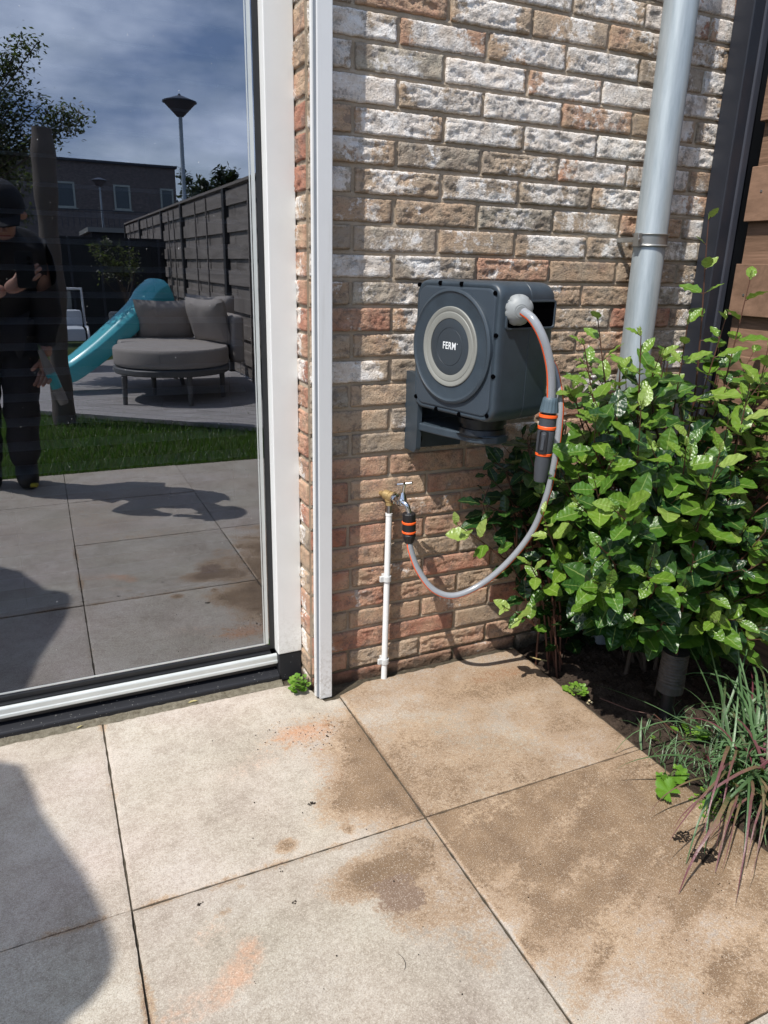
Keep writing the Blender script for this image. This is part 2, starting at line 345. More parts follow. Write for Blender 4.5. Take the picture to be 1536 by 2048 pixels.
# ================================================================== SETTING
# --- paving
def stain_w(x, y):
    """real dirt marks on the slabs: brown film, rust/orange clay, dark soil"""
    w1 = FB(x * 3.2, y * 3.2, 1.7) ; w2 = FB(x * 7, y * 7, 9.1)
    br = 0; og = 0; dk = 0
    def blob(px, py, rx, ry, rot=0, z=None):
        c = gr(px, py); dx, dy = x - c.x, y - c.y; a = math.radians(rot)
        u = (dx * math.cos(a) + dy * math.sin(a)) / rx; v = (-dx * math.sin(a) + dy * math.cos(a)) / ry
        d = math.sqrt(u * u + v * v) + .28 * w1 + .10 * w2
        return max(0, min(1, 1.45 - d))
    if x > .640 and y > 1.106: br = max(br, .60 + .30 * w1 + .22 * w2)
    br = max(br, blob(1020, 1360, .30, .09) * .75)
    if x <= .640 and y > 1.106:
        br = max(br, blob(790, 1545, .13, .26, -10) * 1.25, blob(735, 1590, .11, .10) * 1.15, blob(620, 1460, .14, .09, 0) * .45, blob(700, 1500, .10, .10) * .6)
    if y <= 1.106 and x > .640:
        t = (x - .64) * .62 + (y - .62) * 1.0 + .26 * w1 + .10 * w2
        br = max(br, min(1.0, max(0, .52 + t * 1.5)) - .16 * max(0, (y - .85) * 3) - .5 * max(0, (.66 - y)) * max(0, 1 - (x - .7) * 1.2))
        sx = FB(x * 3 + y * 2, (y - x * .4) * 16, 3.3)
        br += .42 * sx
        br = max(br, blob(960, 1740, .06, .03, 10) * .9)
    if y <= 1.106 and x <= .640:
        br = max(br, blob(775, 1740, .12, .05, 0) * 1.2, blob(835, 1690, .10, .08) * .8, blob(900, 1780, .09, .10) * .55, blob(820, 1800, .06, .07) * .7, blob(960, 1880, .05, .05) * .4)
        dk = max(dk, blob(800, 1790, .045, .05, 0) * 1.0, blob(775, 1765, .06, .014) * .8)
    og = max(og, blob(600, 1465, .085, .05, 0) * .9, blob(1000, 1350, .12, .035) * .5, blob(500, 1530, .12, .05, 20) * .4, blob(640, 1560, .09, .05) * .3)
    if y < 1.05: og = max(og, blob(500, 1905, .030, .040, -15) * .75, blob(480, 1945, .034, .034) * .75, blob(445, 1980, .040, .026, 40) * .7, blob(420, 1865, .04, .03) * .4, blob(370, 2025, .07, .03, 20) * .5)
    br = max(br, blob(655, 1448, .014, .008) * 1.1, blob(682, 1443, .010, .007) * 1.1, blob(572, 1690, .022, .018) * .9, blob(450, 1822, .014, .008) * .5, blob(480, 1772, .012, .008) * .5, blob(695, 1655, .015, .02, 30) * .9, blob(1380, 1680, .06, .03, 0) * .6)
    jx = min(abs(x - .036), abs(x - .6345)); jy = min(abs(y - 1.1065), abs(y - .5065)); j = min(jx, jy); nn = .5 + FB(x * 9, y * 9, 5)
    if j < .02: br = max(br, (1 - j / .02) * .75 * nn); dk = max(dk, (1 - j / .006) * 1.1 * nn if j < .006 else 0)
    return br, og, dk
mb = MB()
def slab(x0, x1, y0, y1, step=.0085, ymax=None):
    g = .0017; x0 += g; x1 -= g; y0 += g; y1 -= g
    nx = max(2, int((x1 - x0) / step)); ny = max(2, int((y1 - y0) / step)); dz = random.uniform(-.0012, .0012); tl = random.uniform(-.002, .002)
    vs = []; fs = []; tn = []; fine = step < .05
    for j in range(ny + 3):
        for i in range(nx + 3):
            ii = min(max(i - 1, 0), nx); jj = min(max(j - 1, 0), ny)
            x = x0 + (x1 - x0) * ii / nx; yt = y1 if not ymax else ymax(x); y = y0 + (yt - y0) * jj / ny
            edge = i in (0, nx + 2) or j in (0, ny + 2); rim = ii in (0, nx) or jj in (0, ny)
            z = dz + tl * (x - x0)
            if fine and rim:
                w = .0022 * max(0, N3(x * 45, y * 45, 3) + .1)
                if ii == 0: x += w
                if ii == nx: x -= w
                if jj == 0: y += w
                if jj == ny: y -= w * (1 if not ymax else 3)
            if edge: z -= .04
            elif rim: z -= .0014
            vs.append((x, y, z)); tn.append(stain_w(x, y) if fine else (max(0, .15 + .25 * FB(x * 2, y * 2)), 0, 0))
    n = nx + 3
    for j in range(ny + 2):
        for i in range(n - 1): fs.append((j * n + i, j * n + i + 1, (j + 1) * n + i + 1, (j + 1) * n + i))
    b = len(mb.v); mb.v += vs; mb.tint += [(max(0, a), max(0, b_), max(0, c_), 1) for a, b_, c_ in tn]
    al = random.random(); mb.tint[b:] = [(p[0], p[1], p[2], al) for p in mb.tint[b:]]
    for f in fs: mb.f.append(tuple(b + q for q in f)); mb.mi.append(0); mb.sm.append(False)
def yA(x): return 1.722 + .003 * N3(x * 30, 1) if x < .50 else (1.722 - (x - .50) * .25 if x < .565 else max(1.603, 1.706 - (x - .565) * 4.2))
def yB(x): return min(1.648, 1.612 + (x - .64) * .42) + .004 * N3(x * 25, 4)
xs = [-3.565, -2.965, -2.365, -1.765, -1.165, -.565, .036, .6345, 1.231]; ys = [-.640, -.094, .5065, 1.1065, 1.71]
for i in range(8):
    for j in range(4):
        fine = i >= 5 and j >= 2
        slab(xs[i], xs[i + 1], ys[j], ys[j + 1], .0085 if fine else .1, (yB if i == 7 else yA) if j == 3 else None)
tag(mb.build('paving', M['slab'], tint=True), kind='structure')
mb = MB(); mb.add([(-3.6, -.66, -.0045), (1.236, -.66, -.0045), (1.236, 1.9, -.0045), (-3.6, 1.9, -.0045)], [(0, 1, 2, 3)])
tag(mb.build('joint_sand', M['grout']), kind='structure')
# --- ground sheet to the horizon
mb = MB(); mb.add([(-150, -150, -.12), (150, -150, -.12), (150, 150, -.12), (-150, 150, -.12)], [(0, 1, 2, 3)])
tag(mb.build('ground', M['soil']), kind='structure')
# --- soil bed
mb = MB(); nx, ny = 70, 200; x0, x1, y0, y1 = 1.226, 1.99, -.64, 1.70
R = []
for j in range(ny):
    r = []
    for i in range(nx):
        x = x0 + (x1 - x0) * (i / (nx - 1)); y = y0 + (y1 - y0) * j / (ny - 1)
        z = -.022 + .010 * FB(x * 6, y * 6) + .014 * max(-.3, FB(x * 19, y * 19, 2)) + .006 * N3(x * 60, y * 60) + .03 * min(1, (x - x0) * 3)
        if i == 0: z = -.045
        r.append((x, y, z))
    R.append(r)
mb.rings(R, closed=False, cap=False)
tag(mb.build('soil_bed', M['soil']), kind='structure')
# --- lawn, deck, far ground in the garden behind the camera
mb = MB(); mb.add([(-6, -9, -.03), (1.78, -9, -.03), (1.78, -.645, -.03), (-6, -.645, -.03)], [(0, 1, 2, 3)])
tag(mb.build('lawn_soil', soil_mat('lawn soil', (.03, .045, .012), (.06, .09, .02))), kind='structure')
def blades(name, pts, hgt, wid, mat, lean=.5, tb=(.2, .9), **k):
    mb = MB()
    for (x, y, z) in pts:
        a = random.uniform(0, 6.283); h = hgt * random.uniform(.6, 1.25); l = lean * h * random.uniform(.2, 1); b = random.uniform(0, 6.283); w = wid * random.uniform(.7, 1.3)
        dx, dy = math.cos(a) * w, math.sin(a) * w; lx, ly = math.cos(b) * l, math.sin(b) * l; t = (random.uniform(*tb), 0, 0, 1)
        mb.add([(x - dx, y - dy, z), (x + dx, y + dy, z), (x + dx * .6 + lx * .4, y + dy * .6 + ly * .4, z + h * .6), (x - dx * .6 + lx * .4, y - dy * .6 + ly * .4, z + h * .6), (x + lx, y + ly, z + h)], [(0, 1, 2, 3), (3, 2, 4)], 0, False, t)
    return mb.build(name, mat, tint=True, **k)
P = []
for _ in range(30000):
    y = -.645 - 2.6 * random.random() ** 1.3; P.append((random.uniform(-1.3, 1.78), y, -.03))
o = blades('lawn', P, .045, .0028, M['lawn'], .8); tag(o, 'short green lawn between the paving and the deck, mirrored in the glass', 'grass', kind='stuff')
DA = Vector((.18, -2.363, 0)); DB = Vector((1.327, -1.473, 0)); dd = (DB - DA).normalized(); dn = Vector((dd.y, -dd.x, 0))
mb = MB(); 
for k in range(42):
    a = DA - dd * 1.6 + dn * (.002 + k * .142); ln = 4.2
    t = (random.random(), random.random(), random.random(), 1); p = [a, a + dd * ln, a + dd * ln + dn * .137, a + dn * .137]
    mb.add([q + Vector((0, 0, -.02)) for q in p] + [q + Vector((0, 0, .012)) for q in p], [(4, 7, 6, 5)[::-1], (0, 1, 5, 4), (1, 2, 6, 5), (2, 3, 7, 6), (3, 0, 4, 7)], 0, False, t)
tag(mb.build('deck', M['deckwood'], tint=True), kind='structure')

# ================================================================== BRICK WALL
wall = empty('brick_wall', (.6, YW, 0)); tag(wall, 'rough brick wall with whitewashed bricks between the white window frame and the black post', 'wall')
CH = .06147; PITCH = .2265; z_base = .0353     # mortar line heights: z_base + k*CH
mb = MB()
HB = [0]
def brick(x0, x1, z0, z1, y=YW, wh=.5, face='front', xr=None):
    hue = min(1, max(0, random.gauss(.53 + HB[0], .19))); val = random.uniform(.25, .8)
    t = (wh, hue, val, 1)
    nx = max(6, int((x1 - x0) / .0048)); nz_ = 13; seed = random.uniform(0, 100)
    rough = random.choice([random.uniform(.25, .7), random.uniform(.8, 1.5), random.uniform(1.0, 1.7)]); c0 = random.uniform(.0, .0022)
    jz0, jz1 = random.uniform(-.0015, .0015), random.uniform(-.0015, .0015); out = random.uniform(-.001, .003)
    rows = []; al = []
    for k in range(-1, nz_ + 2):
        row = []
        for i in range(-1, nx + 2):
            u = min(max(i, 0), nx) / nx; v = min(max(k, 0), nz_) / nz_
            x = x0 + (x1 - x0) * u; z = z0 + jz0 + (z1 - z0 + jz1 - jz0) * v
            e = min(u * (x1 - x0), (1 - u) * (x1 - x0), v * (z1 - z0), (1 - v) * (z1 - z0))
            outer = i in (-1, nx + 1) or k in (-1, nz_ + 1)
            ro = max(0, 1 - e / .0032)
            dsp = rough * (.0016 * FB(x * 24 + seed, z * 30, seed, 3) + .0030 * abs(FB(x * 85, z * 130 + seed, seed, 3)) )
            # torn lower lip, typical for hand-formed bricks
            fold = N3(x * 26 + seed, z * 62 + x * 9, 5); dsp += -.0062 * rough * max(0, min(.35, (fold - .12) * 1.6)) * (1 if e > .004 else 0)
            yy = y - .0045 - out - dsp + ro * ro * .0024
            if e <= 0:
                wob = .0016 * N3(x * 110, z * 110, seed)
                if i <= 0 or i >= nx: x += wob
                if k <= 0 or k >= nz_: z += wob * (1.5 if k <= 0 else 1)
            if outer: yy = y + .02
            row.append((x, yy, z)); al.append(min(1, min(u * (x1 - x0), (1 - u) * (x1 - x0)) / .05))
        rows.append(row)
    if face == 'side':   # turn the face so that it looks towards -x, at x = xr ; x coordinates are read as depth
        rows = [[(xr + (p[1] - y), p[0], p[2]) for p in r][::-1] for r in rows]
    b = len(mb.v); n = len(rows[0])
    for r in rows: mb.v += r
    mb.tint += [(t[0], t[1], t[2], q) for q in al]
    for k in range(len(rows) - 1):
        for i in range(n - 1): mb.f.append((b + k * n + i, b + k * n + i + 1, b + (k + 1) * n + i + 1, b + (k + 1) * n + i)); mb.mi.append(0); mb.sm.append(True)
XL, XR_ = .575, 1.80; JJ = .0105
joints = {}
for k in range(-2, 40):
    z0 = z_base + k * CH + JJ / 2; z1 = z_base + (k + 1) * CH - JJ / 2
    hgt = (z0 + z1) / 2
    # vertical joint positions: course parity alternates
    base = .6845 if k % 2 == 0 else .7935
    js = [base + PITCH * i + random.uniform(-.004, .004) for i in range(-1, 7)]
    js = [j for j in js if XL + .05 < j < XR_ - .03]
    edges = [XL] + js + [XR_]
    if k % 2 == 1: edges = [XL] + js + [XR_]
    for a, b in zip(edges[:-1], edges[1:]):
        w = min(1, max(0, (hgt - .45) / .95)); wh = .08 + .58 * w + random.gauss(0, .20)
        if hgt < .62: wh -= .10; HB[0] = -.22
        else: HB[0] = 0
        brick(a + JJ / 2 * random.uniform(.8, 1.25), b - JJ / 2 * random.uniform(.8, 1.25), z0, z1, YW, wh)
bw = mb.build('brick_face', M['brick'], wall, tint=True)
# reveal: bricks turned towards the window
mb = MB(); HB[0] = -.26
for k in range(-2, 40):
    z0 = z_base + k * CH + JJ / 2; z1 = z_base + (k + 1) * CH - JJ / 2
    brick(YW + .004 - .0, YW + .125, z0, z1, 0, random.uniform(.0, .55), 'side', XL + .002)
mb.build('brick_reveal', M['brick'], wall, tint=True)
mb = MB()
mb.add([(XL, YW + .0025, -.12), (XR_ + .2, YW + .0025, -.12), (XR_ + .2, YW + .0025, 2.7), (XL, YW + .0025, 2.7)], [(0, 1, 2, 3)])
mb.add([(XL + .001, YW + .0035, -.12), (XL + .001, YW + .0035, 2.7), (XL + .001, YW + .26, 2.7), (XL + .001, YW + .26, -.12)], [(0, 1, 2, 3)])
mb.add([(XL + .3, YW + .1, 2.7), (XR_ + .2, YW + .1, 2.7), (XR_ + .2, YW + .1, 2.71), (XL + .3, YW + .1, 2.71)], [(0, 1, 2, 3)])
for k in range(-1, 40):       # mortar squeezed unevenly in the bed joints
    z = z_base + k * CH; r0 = []; r1 = []; r2 = []
    for i in range(161):
        x = XL + .004 + (XR_ - XL) * i / 160; d = .0015 * FB(x * 40, z * 9); r0.append((x, YW + .002, z - JJ * .7)); r1.append((x, YW - .0002 - abs(d), z)); r2.append((x, YW + .002, z + JJ * .7))
    mb.rings([r0, r1, r2], closed=False, cap=False)
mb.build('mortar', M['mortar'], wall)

# ================================================================== WINDOW
win = empty('window', (0, 1.76, 0)); tag(win, 'large glass door pane in a white frame reflecting the garden', 'window')
GX0, GX1 = -2.3, .492
mb = MB(); z0, z1 = .098, 2.5
mb.add([(GX0, YG, z0), (GX1, YG, z0), (GX1, YG, z1), (GX0, YG, z1)], [(0, 1, 2, 3)], 0)
mb.add([(GX0, YG + .024, z0), (GX1, YG + .024, z0), (GX1, YG + .024, z1), (GX0, YG + .024, z1)], [(3, 2, 1, 0)], 1)
gm = NT('reflecting glass'); gl = gm.n('ShaderNodeBsdfGlossy', {'Color': (.84, .89, 1.0, 1), 'Roughness': 0.0}); tp = gm.n('ShaderNodeBsdfTransparent', {'Color': (.48, .50, .52, 1)})
lw = gm.n('ShaderNodeFresnel', {'IOR': 1.5}); fr = gm.math('ADD', gm.math('MULTIPLY', lw.outputs[0], 1.2), .28, clamp=True)
cg = gm.coord(); wav = gm.n('ShaderNodeMapping', {'Vector': cg}); 
ms = gm.n('ShaderNodeMixShader', {0: fr, 1: tp.outputs[0], 2: gl.outputs[0]})
gm.l(gm.bump(gm.noise(cg, 1.6, 2, .5), .02, .02), gl.inputs['Normal'])
dst = gm.n('ShaderNodeBsdfDiffuse', {'Color': (.75, .75, .75, 1)})
dn_ = gm.sstep(gm.noise(cg, 170, 2, .5), .765, .79)
ms2 = gm.n('ShaderNodeMixShader', {0: gm.math('MULTIPLY', dn_, .5), 1: ms.outputs[0], 2: dst.outputs[0]}); gm.l(ms2.outputs[0], gm.out.inputs[0])
gi = NT('inner glass'); t2 = gi.n('ShaderNodeBsdfTransparent', {'Color': (.9, .92, .93, 1)}); gi.l(t2.outputs[0], gi.out.inputs[0])
mb.build('glass', [gm.m, gi.m], win)
mb = MB()   # black gasket round the pane
mb.box((GX1 - .001, YG - .004, .086), (GX1 + .0135, YG + .03, 2.5)); mb.box((GX0, YG - .0145, .052), (GX1 - .001, YG + .03, .0835)); mb.box((GX0, YG - .0045, .0837), (GX1 - .001, YG + .03, .0985))
mb.build('gasket', M['rubber'], win, .002)
mb = MB(); mb.box((GX1 - .013, YG - .0015, .104), (GX1 - .0045, YG + .002, 2.5)); mb.box((GX1 - .018, YG - .001, .108), (GX1 - .0155, YG + .001, 2.5))
mb.box((GX0, YG - .0012, .1025), (GX1 - .014, YG + .002, .1062)); mb.build('glass_spacer', M['alu'], win)
mb = MB()   # jamb with its lit left side
mb.box((.5045, 1.7415, .0845), (.572, 1.86, 2.6))
mb.build('frame', M['white'], win, .0022, 3)
mb = MB(); mb.box((.506, 1.744, .0), (.571, 1.86, .0835)); mb.build('stone_block', M['stone'], win, .0015)
mb = MB()   # aluminium weather bar: sloping rounded top
prof = [(1.756, .050), (1.7535, .0525), (1.7535, .060), (1.7555, .062), (1.7555, .0745), (1.758, .0785), (1.7645, .0795), (1.7645, .050)]
mb.rings([[(x, y, z) for y, z in prof] for x in (GX0, .5045)], True, True, smooth=False)
mb.build('weather_bar', M['alu'], win, .0012)
mb = MB(); mb.box((GX0, 1.7605, .040), (.5045, 1.80, .0485)); mb.build('drip_gap', M['rubber'], win)
mb = MB()
prof = [(1.740, -.03), (1.738, .018), (1.7405, .0225), (1.80, .0395), (1.80, -.03)]
mb.rings([[(x, y, z) for y, z in prof] for x in (GX0, .505)], True, True, smooth=False)
mb.build('stone_sill', M['stone'], win, .0012)
# rough cement joint in front of the sill
mb = MB(); R = []
for i in range(500):
    x = -1.5 + 2.01 * i / 499; r = []
    for k in range(7):
        t = k / 6; y = 1.738 - .020 * t - .0035 * FB(x * 50, 2 + k * .3) * (1 if k > 2 else .2); z = .008 * (1 - t) + .005 * FB(x * 70, y * 300, k * .5) * math.sin(math.pi * (t * .8 + .1)) - .002 * t
        r.append((x, y, max(z, -.009)))
    R.append(r)
mb.rings(R, closed=False, cap=False)
tag(mb.build('cement_joint', M['cement']), 'crumbly cement joint along the foot of the black sill', 'mortar joint')
# interior behind the glass
mb = MB(); mb.box((GX0 - .1, 1.87, -.02), (GX1 + .02, 3.6, 2.6)); 
for i, f in enumerate(mb.f): mb.f[i] = f[::-1]
mb.f.pop(2); mb.mi.pop(2); mb.sm.pop(2)
inn = mb.build('room', simple('dim room', (.045, .042, .04), .8, var=.2, scale=3)); tag(inn, kind='structure')
mb = MB(); mb.box((GX0 - .2, 1.80, 2.5), (.574, 3.6, 2.7)); mb.box((GX1 + .012, 1.862, -.1), (.574, 3.6, 2.5)); tag(mb.build('wall_inside', M['anthracite']), kind='structure')
bl = empty('window_blind', (0, 1.86, 2.4)); tag(bl, 'horizontal slatted blind hanging behind the glass pane', 'blind')
mb = MB()
for k in range(38):
    z = .30 + k * .0565; y = 1.852; tl = .006
    mb.add([(GX0, y - .022, z - tl), (GX1 - .03, y - .022, z - tl), (GX1 - .03, y, z + .004), (GX0, y, z + .004), (GX0, y + .022, z + tl), (GX1 - .03, y + .022, z + tl)], [(0, 1, 2, 3), (3, 2, 5, 4)], smooth=True)
mb.build('slats', simple('blind slat', (.5, .5, .52), .6, var=.1), bl)
mb = MB()
for x in (-.1, .42): mb.box((x, 1.829, .3), (x + .0012, 1.8302, 2.45))
mb.build('cord', simple('blind cord', (.06, .06, .06), .7), bl)

# ================================================================== WHITE GUIDE POST
gp = empty('guide_post', (.595, 1.62, 0)); tag(gp, 'narrow white aluminium guide post standing at the left end of the bricks', 'post')
mb = MB(); mb.box((.579, 1.612, .001), (.6135, 1.645, 2.6)); mb.build('front_profile', M['white2'], gp, .0015)
mb = MB(); mb.box((.5690, 1.619, .008), (.5735, 1.630, 2.6)); mb.build('side_cover', M['white'], gp, .001)
mb = MB(); mb.box((.5733, 1.6175, .006), (.5793, 1.640, 2.6)); mb.box((.585, 1.64, .2), (.605, 1.676, .23)); mb.box((.585, 1.64, 1.5), (.605, 1.676, 1.53)); mb.build('groove', M['greyline'], gp)

# ================================================================== DOWNPIPE
dp = empty('downpipe', (1.518, 1.60, 0)); tag(dp, 'pale blue grey zinc downpipe on the brick wall', 'downpipe')
mb = MB(); mb.lathe((1.518, 1.60, 0.0), (1.518, 1.60, 2.7), [(0, .0415), (.3, .0415), (.303, .0435), (.31, .0435), (.312, .0415), (1, .0415)], 48, cap=False); mb.build('pipe', M['zinc'], dp)
mb = MB(); zc = 1.195
mb.lathe((1.518, 1.60, zc - .016), (1.518, 1.60, zc + .016), [(0, .0425), (0.0, .0475), (.09, .0480), (.14, .0445), (.86, .0445), (.91, .0480), (1, .0475), (1, .0425)], 48, cap=False)
mb.box((1.462, 1.585, zc - .017), (1.476, 1.603, zc + .017)); mb.box((1.464, 1.600, zc - .006), (1.474, 1.672, zc + .006))
mb.lathe((1.466, 1.580, zc), (1.466, 1.612, zc), [(0, .004), (.3, .004), (1, .003)], 10)
band = mb.build('pipe_clamp', M['steelband'], dp, .0008)

# ================================================================== BLACK POST AND FENCE BY THE BED
bp = empty('steel_post', (1.76, 1.63, 0)); tag(bp, 'dark anthracite post between the brick wall and the brown board fence', 'post')
mb = MB(); mb.box((1.767, 1.602, -.05), (1.806, 1.665, 2.7)); mb.build('front_face', M['anthracite'], bp, .003)
mb = MB(); mb.box((1.8065, 1.598, -.05), (1.832, 1.665, 2.7)); mb.build('edge_profile', M['anthracite2'], bp, .004)
mb = MB(); mb.box((1.8325, 1.606, -.05), (1.99, 1.70, 2.7)); mb.box((1.90, 1.30, -.05), (1.93, 1.606, 2.7)); mb.build('back_profile', M['reeldark'], bp, .002)
def board_fence(name, label, x, y0, y1, ztop, mat, posts, z_start=1.645, n=8, cap=True, batt=False):
    f = empty(name, (x, (y0 + y1) / 2, 0)); tag(f, label, 'fence')
    segs = [(a, b) for a, b in zip(posts[:-1], posts[1:])]
    mbF = MB(); mbB = MB()
    for (a, b) in segs:
        z = ztop; 
        while z > .05:
            t = (random.random(), random.random(), random.random(), 1)
            mbF.box((x - .030, min(a, b) + .002, max(.0, z - .140)), (x - .012, max(a, b) - .002, z), 0, t); z -= .140
            t = (random.random(), random.random(), random.random(), 1)
            if z > .02: mbB.box((x - .008, min(a, b) + .002, z - .125), (x + .010, max(a, b) - .002, z + .012), 0, t)
            z -= .111
    mbF.build('front_boards', mat, f, .0015, 1, tint=True); mbB.build('back_boards', mat, f, tint=True)
    if batt:
        mbT = MB()
        for (a, b) in segs:
            for q in (.12, .37, .63, .88):
                y = a + (b - a) * q; mbT.box((x - .0115, y - .022, .02), (x - .0085, y + .022, ztop + .0), 0, (random.random(), .3, .6, 1)); 
                mbT.box((x - .045, y - .012, .02), (x - .0305, y + .012, ztop - .01), 0, (random.random(), .3, .6, 1)) if q in (.37, .63) else None
        mbT.build('battens', mat, f, tint=True)
    return f
f1 = board_fence('board_fence', 'brown board fence right of the black post above the shrub', 1.852, .9, 1.60, 1.645, M['fencewood'], [1.575, .12])
mb = MB()
for z in (1.33, 1.57, 1.06):
    mb = MB(); mb.lathe((1.8205, 1.53, z), (1.8225, 1.53, z), [(0, .0035), (1, .0035)], 8); mb.build('nail', M['steelband'], f1)
fp = [.10, -1.85, -4.35, -6.75, -8.4, -10.9, -13.2]
f2 = board_fence('garden_fence', 'weathered grey board fence along the garden, seen in the glass behind the sofa', 1.88, .1, -13, 1.80, M['greywood'], fp, batt=True)
mb = MB(); mb.box((1.83, -13.2, 1.825), (1.92, .1, 1.85)); mb.build('top_rail', M['greywood'], f2, tint=True)
for y in fp:
    mb = MB(); mb.box((1.825, y - .045, -.05), (1.915, y + .045, 1.824)); mb.build('fence_upright', simple('dark fence post', (.03, .028, .027), .7) if 'dfp' not in M else M['dfp'], f2, .003)
    M['dfp'] = bpy.data.materials['dark fence post']

# ================================================================== HOSE REEL
reel = empty('hose_reel', (.95, 1.5, .78)); tag(reel, 'dark slate wall mounted hose reel box with a light grey ring on its round cover', 'hose reel')
Lc = Vector((.826, 1.612, 0)); Mc = Vector((.888, 1.342, 0)); e1 = (Mc - Lc).normalized(); e2 = Vector((e1.y, -e1.x, 0)); e3 = Vector((0, 0, 1))
if e2.x > 0: e2 = -e2
BW = (Mc - Lc).length; ZB, ZT = .784, 1.086; BH = ZT - ZB; BT = .199
BC = (Lc + Mc) / 2 + e3 * (ZB + ZT) / 2
def RP(a, z, d): return BC + e1 * a + e3 * z - e2 * d        # a along disc face, d into the box
def rrect(w, h, r, n=8):
    out = []
    for cx, cy, a0 in ((w - r, h - r, 0), (-w + r, h - r, 90), (-w + r, -h + r, 180), (w - r, -h + r, 270)):
        for k in range(n + 1):
            a = math.radians(a0 + 90 * k / n); out.append((cx + r * math.cos(a), cy + r * math.sin(a)))
    return out
def loft(mb, secs, w=BW / 2, h=BH / 2, mi=0, O=RP, r0=.034):
    R = []
    for d, ins in secs:
        R.append([O(a, z, d) for a, z in rrect(w - ins, h - ins, max(.004, r0 - ins * .6))])
    mb.rings(R, True, True, mi, True)
mb = MB()
secs = [(.002, .013), (.0005, .0085), (.001, .0055), (.004, .0025), (.010, .0008), (.016, 0), (.020, -.0004), (.0915, -.0012), (.0925, -.0004), (.0935, -.0004), (.0945, -.0012)]
for k in range(9):
    a = math.radians(90 * k / 8); secs.append((BT - .045 + .045 * math.sin(a), .045 * (1 - math.cos(a))))
loft(mb, secs)
mb.build('housing', M['reel'], reel)
mb = MB(); loft(mb, [(.0025, .0135), (-.0012, .0150), (-.0018, .0175)]); mb.build('face_panel', M['reel2'], reel)
F = lambda d: (RP(-.004, .006, d))
mb = MB(); c0 = F(0); 
mb.lathe(c0, c0 + e2 * .02, [(0, .1285), (.42, .1285), (.50, .1262), (.56, .1225), (.44, .1195), (.40, .1160), (.405, .09), (.405, .001)], 96, cap=False); mb.build('round_cover', M['reel'], reel)
mb = MB(); mb.lathe(c0, c0 + e2 * .02, [(.3, .0895), (.50, .0895), (.56, .0880), (.54, .0800), (.50, .0790), (.50, .0775), (.54, .0765), (.54, .0655), (.50, .0635), (.3, .0635)], 96, cap=False); mb.build('grey_ring', M['ring'], reel)
mb = MB(); mb.lathe(c0, c0 + e2 * .02, [(.3, .063), (.44, .063), (.46, .0615), (.46, .0430), (.42, .0425), (.42, .0418), (.47, .0412), (.475, .001)], 96, cap=False); bdg = mb.build('badge', M['badge'], reel)
cu = bpy.data.curves.new('lettering', 'FONT'); cu.body = 'FERM'; cu.size = .0225; cu.offset = .0003; cu.space_character = 1.08; cu.extrude = .0002; cu.align_x = 'CENTER'; cu.align_y = 'CENTER'; cu.resolution_u = 3
tmp = bpy.data.objects.new('t', cu); COL.objects.link(tmp); bpy.context.view_layer.update()
me = bpy.data.meshes.new_from_object(tmp.evaluated_get(bpy.context.evaluated_depsgraph_get())); bpy.data.objects.remove(tmp)
me.name = 'lettering'; me.materials.clear(); me.materials.append(M['letter'])
for v in me.vertices:
    a = v.co.x * .80; z = v.co.y * 1.0; v.co = RP(-.004 + a, .008 + z, -(.0097 + v.co.z))
# little registered mark beside it
lo = bpy.data.objects.new('lettering', me); COL.objects.link(lo); lo.parent = bdg; 
mb = MB(); cR = RP(-.004 + .0265, .0145, -.0097); mb.lathe(cR, cR + e2 * .0003, [(0, .0012), (1, .0012)], 12); mb.build('registered_mark', M['letter'], bdg)
# black discs along the rim, painted dark in place of screw recesses
for (a, z) in ((-.128, .138), (-.055, .1440), (.015, .1440), (.1200, .1285), (.1300, .042), (.1300, -.045), (.1200, -.1330), (.03, -.1440), (-.05, -.1440), (-.126, -.125)):
    mb = MB(); p = RP(a, z, .004); mb.lathe(p, p + e2 * .0064, [(0, .0050), (.9, .0050), (1, .0044)], 14)
    mb.build('screw_dark_disc', M['deep_black'], reel)
# outlet side: rim round a black plate painted as the slot's dark inside
def OP(s, z, d): return RP(BW / 2 + d, z, s)      # s: into the box from the disc face, d outwards
sc, sw, szh, szc = .095, .079, .031, .084
mb = MB(); R0 = rrect(sw, szh, .008, 4); R1 = rrect(sw - .0045, szh - .0045, .006, 4)
rings = [[OP(sc + a, szc + z, .0) for a, z in R0], [OP(sc + a, szc + z, .0045) for a, z in R0], [OP(sc + a, szc + z, .0045) for a, z in R1], [OP(sc + a, szc + z, .0013) for a, z in R1]]
mb.rings(rings, True, False, smooth=False); mb.build('slot_rim', M['reel2'], reel, .0008)
mb = MB(); mb.rings([[OP(sc + a, szc + z, .0) for a, z in R1], [OP(sc + a, szc + z, .0016) for a, z in R1]], True, True, smooth=False); mb.build('slot_dark_plate', M['deep_black'], reel)
